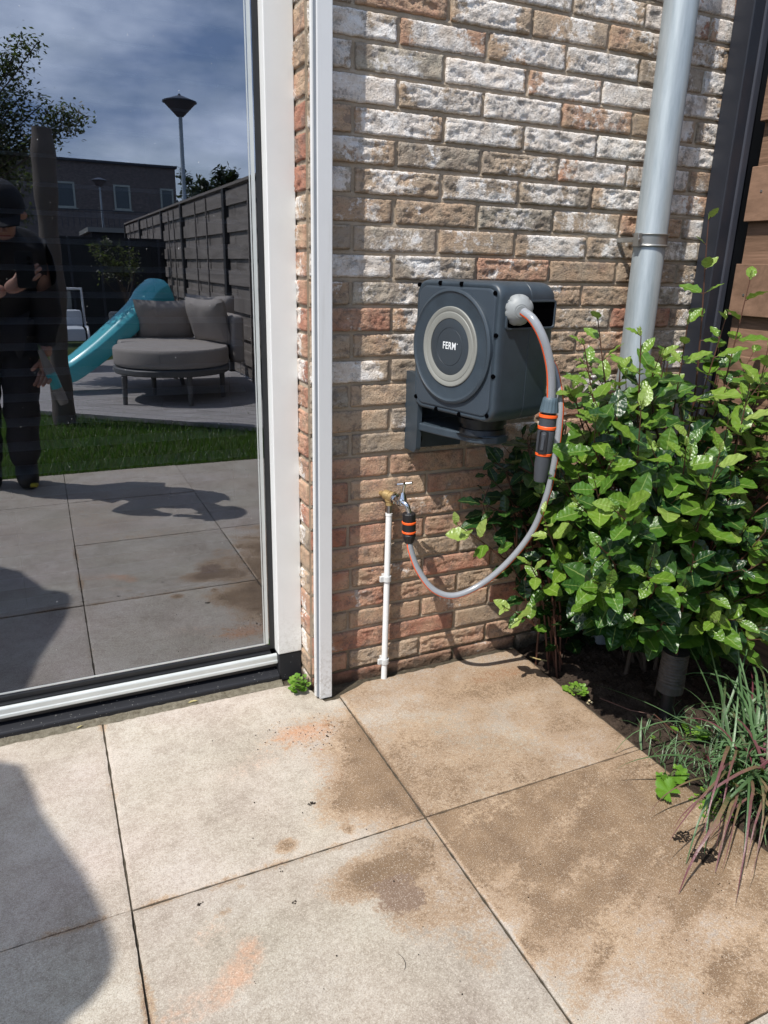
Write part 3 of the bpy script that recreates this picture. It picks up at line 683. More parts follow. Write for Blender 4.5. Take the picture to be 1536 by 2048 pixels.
# pivot, arm and wall bracket
br = MB(); PV = Vector((.945, 1.47, 0))
br.lathe(PV + e3 * .735, PV + e3 * .786, [(0, .062), (.06, .066), (.10, .060), (.34, .056), (.36, .052), (.55, .052), (.57, .058), (.82, .058), (.84, .050), (1, .050)], 48)
br.build('pivot', M['reeldark'], reel)
mb = MB(); zb = .722
arm = [(.845, 1.672), (.842, 1.60), (.862, 1.535), (.885, 1.475), (.893, 1.44), (.915, 1.412), (.945, 1.402), (.975, 1.410), (1.0, 1.438), (1.008, 1.47), (1.005, 1.52), (.998, 1.60), (.995, 1.672)]
def poly(mb, pts, z0, z1, mi=0):
    n = len(pts); mb.add([(x, y, z0) for x, y in pts] + [(x, y, z1) for x, y in pts], [tuple(range(n))[::-1], tuple(range(n, 2 * n))] + [(i, (i + 1) % n, (i + 1) % n + n, i + n) for i in range(n)], mi)
poly(mb, arm, zb, zb + .020); mb.build('arm', M['reel'], reel, .004, 3)
mb = MB(); mb.box((.842, 1.652, .664), (.996, 1.671, .722)); mb.box((.846, 1.655, .7), (.99, 1.671, .86)); mb.build('wall_plate', M['reel'], reel, .003)
mb = MB(); R = [[(x, y, z) for y, z in ((1.671, .664), (1.616, .664), (1.604, .674), (1.602, .735), (1.602, .835), (1.612, .855), (1.630, .864), (1.671, .864))] for x in (.836, .849)]
mb.rings(R, True, True, smooth=False); mb.build('side_gusset', M['reel'], reel, .004, 3)
mb = MB(); mb.lathe((.862, 1.653, .690), (.862, 1.642, .690), [(0, .013), (.9, .013), (1, .010), (.8, .008)], 18); mb.lathe((.862, 1.643, .690), (.862, 1.636, .690), [(0, .006), (.7, .006), (1, .003)], 12); mb.build('mounting_bolt', M['reeldark'], reel)

# hose ball stop
nzl = empty('hose_stop', (.946, 1.33, 1.03)); tag(nzl, 'round grey ribbed hose stop ball sitting in front of the outlet slot', 'hose stop')
pb = at(1036, 620, 1.345); pf = at(1049, 626, 1.300); ax = (pf - pb).normalized()
q0 = pb - ax * .020; q1 = pb + ax * .024
prof = []
for k in range(15):
    t = k / 14; prof.append((t, .0330 * math.sqrt(max(0.03, 1 - (t * 1.92 - .92) ** 2 * .80)) ))
mb = MB(); mb.lathe(q0, q1, prof, 64, rib=lambda t, r, i, n: r - (.0034 * max(0, math.cos(8 * 2 * math.pi * i / n)) ** 3 * max(0, 1 - abs(t - .62) / .22)))
mb.build('ball', M['noz'], nzl)
mb = MB(); mb.lathe(q1 - ax * .001, q1 + ax * .0015, [(0, .0125), (1, .0115)], 32); mb.lathe(q0 + ax * .016 + UP * .001, q0 + ax * .017, [(0, .0325), (1, .0325)], 48, cap=False); mb.build('rim', M['noz'], nzl)
mb = MB(); ph = q0 + ax * .018 - RT * .026 + UP * .012; mb.lathe(ph, ph - RT * .0055 + UP * .0012, [(0, .0045), (1, .0045)], 12); mb.build('keyhole', M['deep_black'], nzl)

# ---------------- hoses
def hose(name, label, P, r, stripe, side, n=24, sub=14):
    pts = spline(P, sub); mb = MB(); mb.tube(pts, r, n, stripe=stripe, side=side)
    o = mb.build(name, [M['hose'], M['orange']]); tag(o, label, 'hose'); return o
h1 = [at(1047, 624, 1.305), at(1066, 640, 1.276), at(1084, 672, 1.258), at(1096, 710, 1.250), at(1102, 750, 1.248), at(1102, 797, 1.250), at(1101, 806, 1.250)]
hose('garden_hose', 'short grey hose with orange stripe arching from the ball stop down to the connector', h1, .0096, (23, 0), -RT + FW * .15)
h2 = [at(1050, 660, 1.57), at(1083, 695, 1.52), at(1108, 735, 1.465), at(1117, 772, 1.43), at(1121, 810, 1.41), at(1118, 860, 1.40), at(1109, 925, 1.395), at(1094, 990, 1.40), at(1066, 1060, 1.42), at(1020, 1120, 1.45), at(965, 1167, 1.48), at(910, 1191, 1.50), at(868, 1180, 1.525), at(838, 1143, 1.55), at(822, 1103, 1.565), at(818, 1080, 1.572)]
hose('garden_hose', 'long grey hose with orange stripe looping from the reel down to the tap', h2, .0084, (23, 0), RT * .75 - FW * .6)
# connector with water stop
ga, gb = at(1101.5, 795, 1.250), at(1080, 962, 1.250); gl_ = (gb - ga)
con = empty('hose_connector', ga); tag(con, 'grey hose connector with two orange rings and tapered tail hanging under the short hose', 'connector')
def seg(parent, name, mat, prof, n=36, rib=None, A=ga, D=gl_):
    mb = MB(); p0 = A + D * prof[0][0]; p1 = A + D * prof[-1][0]; L_ = prof[-1][0] - prof[0][0]
    mb.lathe(p0, p1, [((t - prof[0][0]) / L_ if L_ else 0, r * (1.13 if parent is con else 1)) for t, r in prof], n, rib=rib); return mb.build(name, mat, parent)
seg(con, 'collar', M['collar'], [(0, .0125), (.02, .0145), (.05, .0152), (.14, .0175), (.165, .0178), (.17, .0165)], 60, rib=lambda t, r, i, n: r - (.0012 if (i // 2) % 2 else 0) * (1 if .2 < t < .97 else 0))
seg(con, 'neck', M['reeldark'], [(.165, .0135), (.205, .0135)])
seg(con, 'orange_ring', M['orange'], [(.195, .0155), (.20, .0176), (.225, .0178), (.232, .0165)])
seg(con, 'grip', M['conn'], [(.230, .0162), (.30, .0160), (.355, .0163)])
seg(con, 'orange_ring', M['orange'], [(.330, .0165), (.338, .0176), (.365, .0172), (.372, .0155)])
seg(con, 'stop_body', M['conn'], [(.370, .0140), (.378, .0160), (.40, .0168), (.62, .0160), (.65, .0150), (.652, .0140)])
seg(con, 'orange_ring', M['orange'], [(.65, .0145), (.656, .0158), (.680, .0156), (.686, .0140)])
seg(con, 'tail', M['conn'], [(.685, .0142), (.80, .0148), (.97, .0128), (1.0, .0118)])
mid = ga + gl_ * .51; fwd = (CP - mid).normalized(); sd = gl_.normalized().cross(fwd).normalized(); fwd = (fwd - sd * .55 * -1).normalized() if False else fwd
mb = MB(); dz = gl_.normalized(); fw2 = (fwd + sd * .25).normalized(); s2 = dz.cross(fw2).normalized(); fw2 = s2.cross(dz).normalized() * (1)
def padR(w, h, r, off): return [mid + fw2 * off + s2 * a + dz * b for a, b in rrect(w, h, r, 5)]
mb.rings([padR(.0095, .026, .006, .0148), padR(.0095, .026, .006, .0194), padR(.0078, .0243, .005, .0198), padR(.0070, .0235, .005, .0182)], True, True); mb.build('slider_recess', M['blackpl'], con)
mb = MB(); mb.rings([padR(.0034, .018, .0028, .0170), padR(.0034, .018, .0028, .0200), padR(.0026, .0172, .002, .0206)], True, True); mb.build('slider', M['conn'], con)

# ---------------- tap with riser pipe
wp = empty('water_pipe', (.795, 1.645, 0)); tag(wp, 'thin white painted riser pipe clipped to the bricks below the tap', 'pipe')
PY = 1.646; pT = at(778, 1026, PY); pB = at(767, 1366, PY); pB = Vector((pT.x - .002, PY, -.01)); px_ = pT.x
mb = MB(); mb.lathe(pB, pT, [(0, .0084), (.985, .0084), (.987, .0094), (1, .0094)], 24); mb.build('pipe', M['pipew'], wp)
mb = MB(); mb.lathe(pT, pT + e3 * .024, [(0, .0076), (1, .0074)], 20); mb.build('bare_end', M['dullchrome'], wp)
for zc_ in (at(771, 1157, PY).z, at(766, 1322, PY).z):
    mb = MB(); c = Vector((px_ - .001, PY, zc_)); mb.lathe(c - e3 * .0085, c + e3 * .0085, [(0, .0095), (0, .0118), (1, .0118), (1, .0095)], 24, cap=False)
    mb.box((px_ - .022, PY - .004, zc_ - .008), (px_ - .008, PY + .004, zc_ + .008)); mb.box((px_ - .008, PY + .008, zc_ - .007), (px_ + .006, 1.672, zc_ + .007)); mb.build('clip', simple('clip plastic', (.60, .61, .61), .5) if 'clip' not in M else M['clip'], wp, .001)
    M['clip'] = bpy.data.materials['clip plastic']
tap = empty('tap', at(795, 1000, 1.62)); tag(tap, 'small chrome garden tap on a brass elbow with a black and orange connector', 'tap')
E0 = at(767, 986, 1.672); E1 = at(782, 992, 1.640); 
mb = MB(); top = pT + e3 * .022
mb.tube(spline([top, top + e3 * .012, E1 + Vector((-.003, .006, -.004)), E1 + Vector((.006, -.010, 0))], 6), [.0095] * 6 + [.0115] * 6 + [.0130] * 7, 20)
mb.lathe(E0 + Vector((-.010, 0, .002)), E1 + Vector((-.002, .002, 0)), [(0, .006), (.3, .0075), (.5, .013), (1, .0125)], 20)
mb.build('elbow', M['brass'], tap)
B0 = at(786, 995, 1.630); B1 = at(801, 1004, 1.597)
mb = MB(); mb.lathe(B0, B1, [(0, .0105), (.15, .0145), (.25, .0145), (.28, .0095), (.6, .0085), (.7, .0120), (1, .0125)], 8, smooth=False)
vt = at(806, 985, 1.592); vb = at(804, 1012, 1.592)
mb.lathe(vb, vt, [(0, .006), (.1, .0105), (.5, .0115), (.62, .0095), (.8, .0075), (1, .006)], 24)
mb.build('valve_body', M['chrome'], tap)
mb = MB(); t0 = vt; t1 = at(809, 968, 1.590); mb.lathe(t0, t1, [(0, .0042), (.8, .0036), (1, .005)], 14)
mb.lathe(t1 + Vector((-.018, .010, -.003)), t1 + Vector((.018, -.010, .004)), [(0, .0026), (.05, .0042), (.2, .0036), (.42, .0032), (.5, .0062), (.58, .0032), (.8, .0036), (.95, .0042), (1, .0026)], 14)
mb.build('handle', M['chrome'], tap)
mb = MB(); sp0 = at(805, 1004, 1.588); sp1 = at(813, 1010, 1.576); sp2 = at(817, 1022, 1.572); sp3 = at(818, 1032, 1.572)
mb.tube(spline([sp0, sp1, sp2, sp3], 6), .0072, 18); mb.build('spout', M['chrome'], tap)
ca, cb = at(818, 1026, 1.572), at(818, 1085, 1.572); D = cb - ca
k2 = dict(A=ca, D=D)
cn = empty('tap_connector', ca); tag(cn, 'black quick connector with two red orange rings screwed on the tap spout', 'connector')
seg(cn, 'thread_cap', M['blackpl'], [(0, .0155), (.02, .0170), (.26, .0172), (.28, .0165)], 48, rib=lambda t, r, i, n: r - (.0007 if (i // 2) % 2 else 0), **k2)
seg(cn, 'orange_ring', M['orange'], [(.27, .0165), (.285, .0186), (.335, .0184), (.345, .017)], **k2)
seg(cn, 'grip', M['blackpl'], [(.34, .0172), (.46, .0178), (.60, .0172)], **k2)
seg(cn, 'orange_ring', M['orange'], [(.585, .017), (.60, .0184), (.645, .0184), (.665, .0165)], **k2)
seg(cn, 'hose_nut', M['blackpl'], [(.66, .0130), (.70, .0160), (.72, .0172), (.78, .0172), (.92, .0140), (1, .0115)], 60, rib=lambda t, r, i, n: r - (.0010 if (i // 3) % 2 and t > .2 else 0), **k2)

# ================================================================== RIBBED STUB UNDER THE SHRUB
st = empty('pipe_stub', gr(1325, 1440)); tag(st, 'ribbed grey sleeve on a black pipe standing in the soil under the shrub', 'pipe')
sb = gr(1328, 1445, -.02)
mb = MB(); mb.lathe(sb, sb + e3 * .10, [(0, .018), (1, .017)], 24); mb.build('spike', M['blackpl'], st)
mb = MB(); pr_ = []; 
for k in range(41): pr_.append((k / 40, .0325 + (.0012 if k % 4 < 2 else 0)))
mb.lathe(sb + e3 * .098, sb + e3 * .125, [(0, .029), (.1, .0335), (.9, .0345), (1, .0325)], 32); mb.lathe(sb + e3 * .124, sb + e3 * .215, pr_, 32); mb.build('sleeve', simple('dull ribbed grey', (.055, .052, .05), .6, .2, var=.5, scale=60, bump=.3), st)

# ================================================================== PLANTS
def leaf_template(n=12, wavy=.06, fold=.35, curl=.22, shape=1.0):
    """unit leaf along +x, width 1, midrib at y=0"""
    cols = (-1, -.62, -.28, 0, .28, .62, 1); V = []; Tm = []
    for i in range(n + 1):
        t = i / n; w = .5 * (math.sin(math.pi * min(1, t ** .85)) ** .75) * (1 if t < .55 else 1 - .12 * (t - .55)) * shape
        if i == n: w = .0
        for c in cols:
            y = c * w; ed = abs(c) ** 2
            z = abs(y) * fold + wavy * ed * math.sin(t * 19 + (1.3 if c > 0 else 0)) * (w * 2) - curl * t * t * .5 + .02 * math.sin(t * 30 - abs(c) * 3) * (1 - ed)
            y += (.035 * math.sin(t * 27 + c)) * ed * w * 1.2
            V.append((t, y, z)); Tm.append((0, 1 if c == 0 else (.35 if abs(c) < .3 else 0), .5 + .5 * math.sin(t * 34 - abs(c) * 4)))
    F = []
    m = len(cols)
    for i in range(n):
        for j in range(m - 1): F.append((i * m + j, (i + 1) * m + j, (i + 1) * m + j + 1, i * m + j + 1))
    return np.array(V), np.array(F), np.array(Tm)
TPL = [leaf_template(12, .07, .26, c, s) for c, s in ((.15, 1), (.35, 1.0), (.5, .95), (.05, 1.0))]
class Leaves:
    def __init__(s): s.V = []; s.F = []; s.T = []; s.n = 0
    def add(s, p, d, up, L_, w, tint, tpl=None):
        V, F, T = tpl or random.choice(TPL)
        d = Vector(d).normalized(); up = Vector(up); sd = up.cross(d)
        if sd.length < 1e-4: sd = Vector((1, 0, 0)).cross(d)
        sd.normalize(); up = d.cross(sd)
        A = np.array([d * L_, sd * w, up * L_ * .5]); 
        s.V.append(V @ A + np.array(p)); s.F.append(F + s.n); t = T.copy(); t[:, 0] = tint; s.T.append(t); s.n += len(V)
    def build(s, name, mat, parent=None):
        V = np.concatenate(s.V); F = np.concatenate(s.F); T = np.concatenate(s.T)
        me = bpy.data.meshes.new(name); me.from_pydata(V.tolist(), [], F.tolist()); me.materials.append(mat)
        c = me.color_attributes.new('tint', 'FLOAT_COLOR', 'POINT'); c.data.foreach_set('color', np.hstack([T, np.ones((len(T), 1))]).astype(np.float32).ravel())
        me.polygons.foreach_set('use_smooth', [True] * len(me.polygons)); me.update()
        o = bpy.data.objects.new(name, me); COL.objects.link(o)
        if parent: o.parent = parent; o.matrix_parent_inverse = parent.matrix_basis.inverted()
        return o
def shoot(LV, mbS, base, tip, nl, L_=.07, start=.35, tint=(.3, .7), rs=.0032, young=True, outw=None, bend=.06, wr=.56):
    base, tip = Vector(base), Vector(tip); mid = (base + tip) / 2 + Vector((random.uniform(-bend, bend), random.uniform(-bend, bend), random.uniform(0, bend)))
    pts = spline([base, mid, tip], 8); n = len(pts)
    mbS.tube(pts, [rs * (1.1 - .8 * k / n) for k in range(n)], 6)
    ang = random.uniform(0, 6.28)
    for i in range(nl):
        t = start + (1 - start) * (i / max(1, nl - 1)); k = min(n - 1, int(t * (n - 1))); p = pts[k]; a = (pts[min(k + 1, n - 1)] - pts[max(k - 1, 0)]).normalized()
        ang += 2.2 + random.uniform(-.4, .4); u = a.cross(Vector((0, 0, 1)) + Vector((.01, .02, 0))).normalized(); w = a.cross(u)
        o = u * math.cos(ang) + w * math.sin(ang)
        f = (i / max(1, nl - 1)); el = .15 + .75 * f * f + random.uniform(-.25, .25)
        d = o + a * el + Vector((-.22, -.30, -.05)) * (1 - f * .6)
        size = L_ * 1.16 * (1 - .50 * f ** 4) * random.uniform(.72, 1.2)
        upv = Vector((-.25, -.45, 1)).normalized() + a * .6 + Vector((random.uniform(-.35, .35), random.uniform(-.35, .35), 0))
        tt = random.uniform(*tint) + ((.50 * f ** .7 + random.uniform(-.08, .08)) if young else 0)  # tips lighter as young growth, lower leaves darkened to stand in for shade
        pb_ = p + d.normalized() * .006
        mbS.tube([p, pb_ + d.normalized() * .004], .0011, 5, cap=False)
        LV.add(pb_, d, upv, size, size * wr * random.uniform(.9, 1.2), min(1, tt))
    if young:
        for j in range(3):
            d = (pts[-1] - pts[-3]).normalized() + Vector((random.uniform(-.35, .35), random.uniform(-.35, .35), 0)); LV.add(pts[-1], d, (random.uniform(-1, 1), -1, .2), L_ * .32, L_ * .10, .98)
def inpoly(x, y, P):
    c = False; j = len(P) - 1
    for i in range(len(P)):
        if (P[i][1] > y) != (P[j][1] > y) and x < (P[j][0] - P[i][0]) * (y - P[i][1]) / (P[j][1] - P[i][1]) + P[i][0]: c = not c
        j = i
    return c
shr = empty('shrub', (1.5, 1.35, 0)); tag(shr, 'big glossy leaved evergreen shrub in front of the downpipe and the board fence', 'shrub')
LV = Leaves(); mbS = MB()
base0 = Vector((1.50, 1.36, -.02))
def root(t): return base0 + Vector((random.gauss(0, .06), random.gauss(0, .05), 0))
# the leading shoots that stand out against the wall
for (px, py, Y, nl, L_, st_) in ((1417, 440, 1.33, 12, .056, .50), (1500, 560, 1.30, 8, .074, .58), (1375, 650, 1.27, 11, .070, .5), (1282, 672, 1.26, 11, .070, .5), (1196, 640, 1.36, 9, .058, .55), (1168, 690, 1.32, 10, .060, .5),
     (1240, 740, 1.30, 9, .07, .5), (1330, 720, 1.34, 9, .07, .5), (1450, 640, 1.27, 9, .074, .5), (1535, 700, 1.22, 9, .074, .5), (1282, 820, 1.16, 9, .078, .5), (1440, 905, 1.05, 8, .080, .55), (1500, 770, 1.15, 9, .076, .5)):
    tip = at(px, py, Y); bs = base0.lerp(Vector((tip.x, Y + .05, -.02)), .5); bs = Vector((tip.x * .5 + base0.x * .5, tip.y * .6 + base0.y * .4, tip.z * .25))
    shoot(LV, mbS, bs, tip, nl + 3, L_, st_, (.30, .5), .0034, bend=.03)
PV_ = [(1115, 790), (1150, 715), (1215, 700), (1275, 720), (1340, 700), (1420, 690), (1560, 640), (1700, 800), (1700, 1330), (1480, 1290), (1330, 1270), (1180, 1255), (1110, 1180), (1060, 1060), (1090, 930)]
cnt = 0
while cnt < 190:
    px, py = random.uniform(1075, 1700), random.uniform(650, 1330)
    if not inpoly(px, py, PV_): continue
    v = (py - 650) / 680
    Yf = 1.30 - .28 * math.sin(min(1, v * 1.1) * math.pi * .62) + (.24 * max(0, min(1, (1200 - px) / 90))) + max(0, (1400 - px)) * .0002   # front surface of the crown
    Y = Yf + abs(random.gauss(0, .13)); Y = min(Y, 1.60)
    tip = at(px, py, Y)
    if tip.x > 1.80 or tip.z < .06: continue
    d = (tip - Vector((1.52, 1.40, tip.z * .45))); bs = tip - d.normalized() * random.uniform(.16, .26) - Vector((0, 0, .05))
    shoot(LV, mbS, bs, tip, random.randint(6, 9), random.uniform(.056, .078), .12, (.04, .42), .0026, bend=.03, young=random.random() < .7)
    cnt += 1
mbT = MB()
for _ in range(22):   # main stems
    p = Vector((1.55 + random.gauss(0, .07), 1.42 + random.gauss(0, .05), -.03)); q = p + Vector((random.gauss(0, .12), random.gauss(-.02, .1), random.uniform(.4, .8)))
    mbT.tube(spline([p, (p + q) / 2 + Vector((random.gauss(0, .03), random.gauss(0, .03), 0)), q], 6), random.uniform(.003, .0065), 7)
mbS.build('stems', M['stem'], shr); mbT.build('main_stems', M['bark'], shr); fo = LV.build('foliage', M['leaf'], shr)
# second, low plant in the shade below the reel
sh2 = empty('shrub', (1.2, 1.52, 0)); tag(sh2, 'sparse dark part-shaded shrub against the bricks below the hose reel', 'shrub')
LV = Leaves(); mbS = MB()
P2 = [(985, 900), (1060, 860), (1130, 900), (1150, 1000), (1170, 1250), (1040, 1210), (985, 1080), (960, 960)]
cnt = 0
while cnt < 62:
    px, py = random.uniform(950, 1180), random.uniform(850, 1260)
    if not inpoly(px, py, P2): continue
    tip = at(px, py, random.uniform(1.50, 1.63)); bs = tip + Vector((random.uniform(.02, .16), random.uniform(-.03, .03), -random.uniform(.10, .2)))
    shoot(LV, mbS, bs, tip, random.randint(4, 7), .062, .2, (.05, .4), .0024, bend=.03, young=False); cnt += 1
for (a, b, n_) in (((1010, 1120, 1.52), (915, 1050, 1.50), 7), ((1080, 1260, 1.46), (1010, 1215, 1.42), 6), ((1100, 1190, 1.42), (1060, 1130, 1.38), 6), ((1120, 1130, 1.40), (1085, 1030, 1.38), 6)):
    shoot(LV, mbS, at(*a), at(*b), n_, .052, .2, (.45, .75), .003, bend=.01)
for k in range(7):
    p = Vector((1.28 + random.gauss(0, .03), 1.53 + random.gauss(0, .03), -.03)); q = at(random.uniform(1000, 1130), random.uniform(900, 1100), 1.57); mbS.tube(spline([p, (p + q) / 2 + Vector((.03, 0, .02)), q], 6), .003, 6)
mbS.build('stems', M['stem'], sh2); LV.build('foliage', M['leaf'], sh2)

# ---------------- grasses
def strap(mb, base, d, L_, w, droop, tint, n=12, up=.9, twist=0, tipt=None):
    """arching strap leaf"""
    p = Vector(base); d = Vector(d).normalized(); hd = Vector((d.x, d.y, 0)).normalized(); el = math.atan2(up, 1); sd = Vector((-hd.y, hd.x, 0)); rows = []; tn = []; yaw = random.gauss(0, .045)
    for k in range(n + 1):
        t = k / n; ww = w * (1 - t ** 2.2) * (.55 + .45 * min(1, t * 5)) + .0002; tw = twist * t
        s_ = sd * math.cos(tw) + Vector((0, 0, 1)) * math.sin(tw)
        rows.append([p - s_ * ww, p + Vector((0, 0, -.25 * ww)), p + s_ * ww]); tt = tint if tipt is None else tint * (1 - t) + tipt * t; tn += [(tt, 0, 0, 1), (tt, .6, 0, 1), (tt, 0, 0, 1)]
        a = el - droop * t ** 1.3; hd = (hd + sd * (yaw + random.gauss(0, .05))).normalized(); sd = Vector((-hd.y, hd.x, 0)); p = p + (hd * math.cos(a) + Vector((0, 0, math.sin(a)))) * (L_ / n)
        if p.z < .004: p.z = .004 + random.uniform(0, .003)
    b = len(mb.v)
    for r in rows: mb.v += [tuple(q) for q in r]
    mb.tint += tn
    for k in range(n):
        for j in range(2): mb.f.append((b + k * 3 + j, b + k * 3 + j + 1, b + k * 3 + j + 4, b + k * 3 + j + 3)); mb.mi.append(0); mb.sm.append(True)
tuft = gr(1512, 1550); gt = empty('ornamental_grass', tuft); tag(gt, 'arching clump of striped green and purple grass hanging over the slab edge', 'grass plant')
mb = MB()
for k in range(210):
    a = random.uniform(0, 6.283); red = random.random() < .10
    b = tuft + Vector((random.gauss(.03, .05), random.gauss(.0, .05), 0)); L_ = random.uniform(.20, .46) * (.42 if math.cos(a) < -.2 else 1)
    strap(mb, b, (math.cos(a), math.sin(a), 0), L_, random.uniform(.0020, .0052), random.uniform(1.6, 3.0), random.uniform(.42, .95) if not red else random.uniform(.0, .22), up=random.uniform(1.1, 4), twist=random.uniform(-1, 1), tipt=None if not red else random.uniform(.0, .2))
for k in range(60):   # drooping towards the camera, purple towards the tips
    a = math.radians(-132) + random.gauss(0, .38); b = gr(1490, 1590) + Vector((random.gauss(0, .035), random.gauss(0, .035), 0)); red = random.random() < .55
    strap(mb, b, (math.cos(a), math.sin(a), 0), random.uniform(.26, .50), random.uniform(.0026, .0050), random.uniform(2.0, 2.8), random.uniform(.45, .8), up=random.uniform(1.2, 2.6), twist=random.uniform(-.8, .8), tipt=random.uniform(.0, .25) if red else .6)
mb.build('blades', M['blade'], gt, tint=True)
mb = MB(); 
for (px, py, a, L_, w, dr, u) in ((1440, 1500, 2.75, .36, .0036, 2.4, 1.2), (1430, 1480, 2.55, .33, .003, .7, .55), (1460, 1500, 1.7, .42, .003, .8, 3), (1450, 1500, 2.0, .36, .0032, .9, 3), (1490, 1520, 1.5, .40, .003, .6, 4), (1500, 1520, .9, .40, .003, 1.2, 3), (1475, 1540, 2.9, .30, .0036, 2.6, 1.6)):
    strap(mb, gr(px, py), (math.cos(a), math.sin(a), 0), L_, w, dr, random.uniform(.6, .9), up=u, twist=.4)
mb.build('long_blades', M['blade'], gt, tint=True)
mb = MB(); p = gr(1283, 1500, .0); strap(mb, p, (.3, .9, 0), .085, .0028, .5, .85, up=1.2); tag(mb.build('grass_blade', M['blade'], tint=True), 'single short blue green blade standing at the joint end of the slab edge', 'grass blade')
# low green ground cover between the tuft and the slabs
mb = MB()
for _ in range(900):
    px, py = random.uniform(1290, 1536), random.uniform(1430, 1800); g = gr(px, py)
    if g.x < 1.235: continue
    dd_ = (Vector((g.x - tuft.x, g.y - tuft.y, 0))).length
    if random.random() < dd_ * 2.6: continue
    a = random.uniform(0, 6.28); strap(mb, g + Vector((0, 0, -.01)), (math.cos(a), math.sin(a), 0), random.uniform(.03, .09), .0012, random.uniform(.3, 1.5), random.uniform(.5, 1), n=4, up=random.uniform(.8, 3))
o = mb.build('ground_grass', M['blade'], tint=True); tag(o, 'low tangle of fine grass round the foot of the grass clump', 'grass', kind='stuff')
def herb(name, label, c, n, L_, spread, w=.6, lobes=0, tint=(.3, .9), h=.02, mat='herb', cat='weed'):
    LV = Leaves()
    if lobes:
        V = [(0, 0, 0)]; T = [(0, .4, 0)]; F = []; m = 60
        for i in range(m + 1):
            a = -2.6 + 5.2 * i / m; r = .5 * (.62 + .38 * abs(math.cos(a * lobes / 2 * .95)) ** .6) * (1 + .07 * math.sin(a * 34)); V.append((.45 + r * math.cos(a), r * math.sin(a), .10 * math.cos(a * lobes) - .05)); T.append((0, 0, .5))
        V[0] = (.3, 0, -.06); F = [(0, i, i + 1, i + 1) for i in range(1, m + 1)]
        tpl = (np.array(V), np.array([(0, i, i + 1) for i in range(1, m + 1)]), np.array(T))
    else: tpl = None
    mbh = MB()
    for i in range(n):
        a = random.uniform(0, 6.28); r = spread * random.random() ** .6; p = Vector(c) + Vector((math.cos(a) * r, math.sin(a) * r, h * random.uniform(.2, 1.2)))
        d = Vector((math.cos(a), math.sin(a), random.uniform(-.1, .5))); s_ = L_ * random.uniform(.55, 1.2)
        if tpl: 
            V, F, T = tpl; LV.add(p, d, (random.uniform(-.3, .3), -.35, 1), s_, s_ * w * 1.4, random.uniform(*tint), tpl)
        else: LV.add(p, d, (0, -.3, 1), s_, s_ * w, random.uniform(*tint))
        mbh.tube([Vector(c), (Vector(c) + p) / 2 + Vector((0, 0, h * .3)), p], .0008, 5)
    e = empty(name, c); tag(e, label, cat); LV.build('leaves', M[mat], e); mbh.build('stems', M['stemg'], e); return e
c0_ = gr(596, 1378); herb('weed', 'small bright green weed growing at the corner of the black stone block', c0_ + Vector((.0, -.012, .0)), 42, .017, .020, .75, 3, (.35, .95), .036)
herb('weed', 'flat pale green weed at the slab edge nearest the wall', gr(1150, 1383), 26, .018, .022, .7, 3, (.5, 1), .008)
herb('leafy_plant', 'bright lobed green leaf lying over the slab edge in front of the grass clump', gr(1352, 1600, .012), 1, .050, .0, .8, 5, (.5, .6), .004, cat='plant')
herb('leafy_plant', 'cluster of scalloped green leaves on the slab edge behind the lobed leaf', gr(1340, 1552, .01), 7, .036, .018, .8, 5, (.35, .8), .014, cat='plant')
herb('leafy_plant', 'green leaves in the soil between the ribbed stub and the grass clump', gr(1372, 1478, .01), 9, .038, .03, .55, 0, (.3, .8), .012, cat='plant')
herb('leafy_plant', 'tiny round green seedlings on the soil left of the grass clump foot', gr(1425, 1610, .0), 46, .010, .05, .8, 3, (.5, 1), .004, cat='plant')
herb('leafy_plant', 'tiny two leaved seedling alone on the dark soil', gr(1308, 1480, .0), 5, .012, .006, .6, 0, (.5, 1), .005, cat='plant')
# ---------------- litter on the slabs and soil
def clump(name, label, c, r, n, mat, cat, flat=.35):
    mb = MB()
    for _ in range(n):
        a = random.uniform(0, 6.28); q = r * random.random() ** .8; s_ = r * random.uniform(.14, .42) / max(1, n ** .22); p = Vector(c) + Vector((math.cos(a) * q, math.sin(a) * q * .6, s_ * flat * .5)); pr2 = []
        k = 7; R = []
        for j in range(5):
            ph = math.pi * (j + .15) / 4.3; R.append([p + Vector((math.cos(2 * math.pi * i / k) * math.sin(ph) * s_ * random.uniform(.75, 1.25), math.sin(2 * math.pi * i / k) * math.sin(ph) * s_ * random.uniform(.75, 1.25), math.cos(ph) * s_ * flat)) for i in range(k)])
        mb.rings(R, True, True, smooth=False)
    o = mb.build(name, mat); tag(o, label, cat); return o
M['dirt'] = soil_mat('dirt crumb', (.012, .009, .007), (.05, .035, .025), 120)
clump('dirt_clump', 'dark flat dirt blob on the slab below the white post', gr(623, 1607), .009, 30, M['dirt'], 'dirt', .25)
clump('dirt_clump', 'large crumbly dirt patch on the slab left of the purple grass tips', gr(1366, 1674), .024, 240, M['dirt'], 'dirt')
clump('dirt_clump', 'loose scattered dirt crumbs nearest the hanging purple grass', gr(1408, 1712), .032, 150, M['dirt'], 'dirt')
clump('dirt_clump', 'small dark dirt speck at the middle of the bottom left slab', gr(400, 1808), .007, 9, M['dirt'], 'dirt')
clump('dirt_clump', 'small dark dirt speck at the top edge of the front middle slab', gr(587, 1805), .006, 8, M['dirt'], 'dirt')
clump('dirt_clump', 'round dark speck just below the joint of the middle slabs', gr(564, 1742), .004, 4, M['dirt'], 'dirt')
clump('dirt_clump', 'tiny dark crumb on the slab near the sill', gr(375, 1440), .003, 2, M['dirt'], 'dirt')
clump('pebble', 'brown crumb in the orange stain near the white post', gr(573, 1457), .004, 3, M['dirt'], 'pebble', .7)
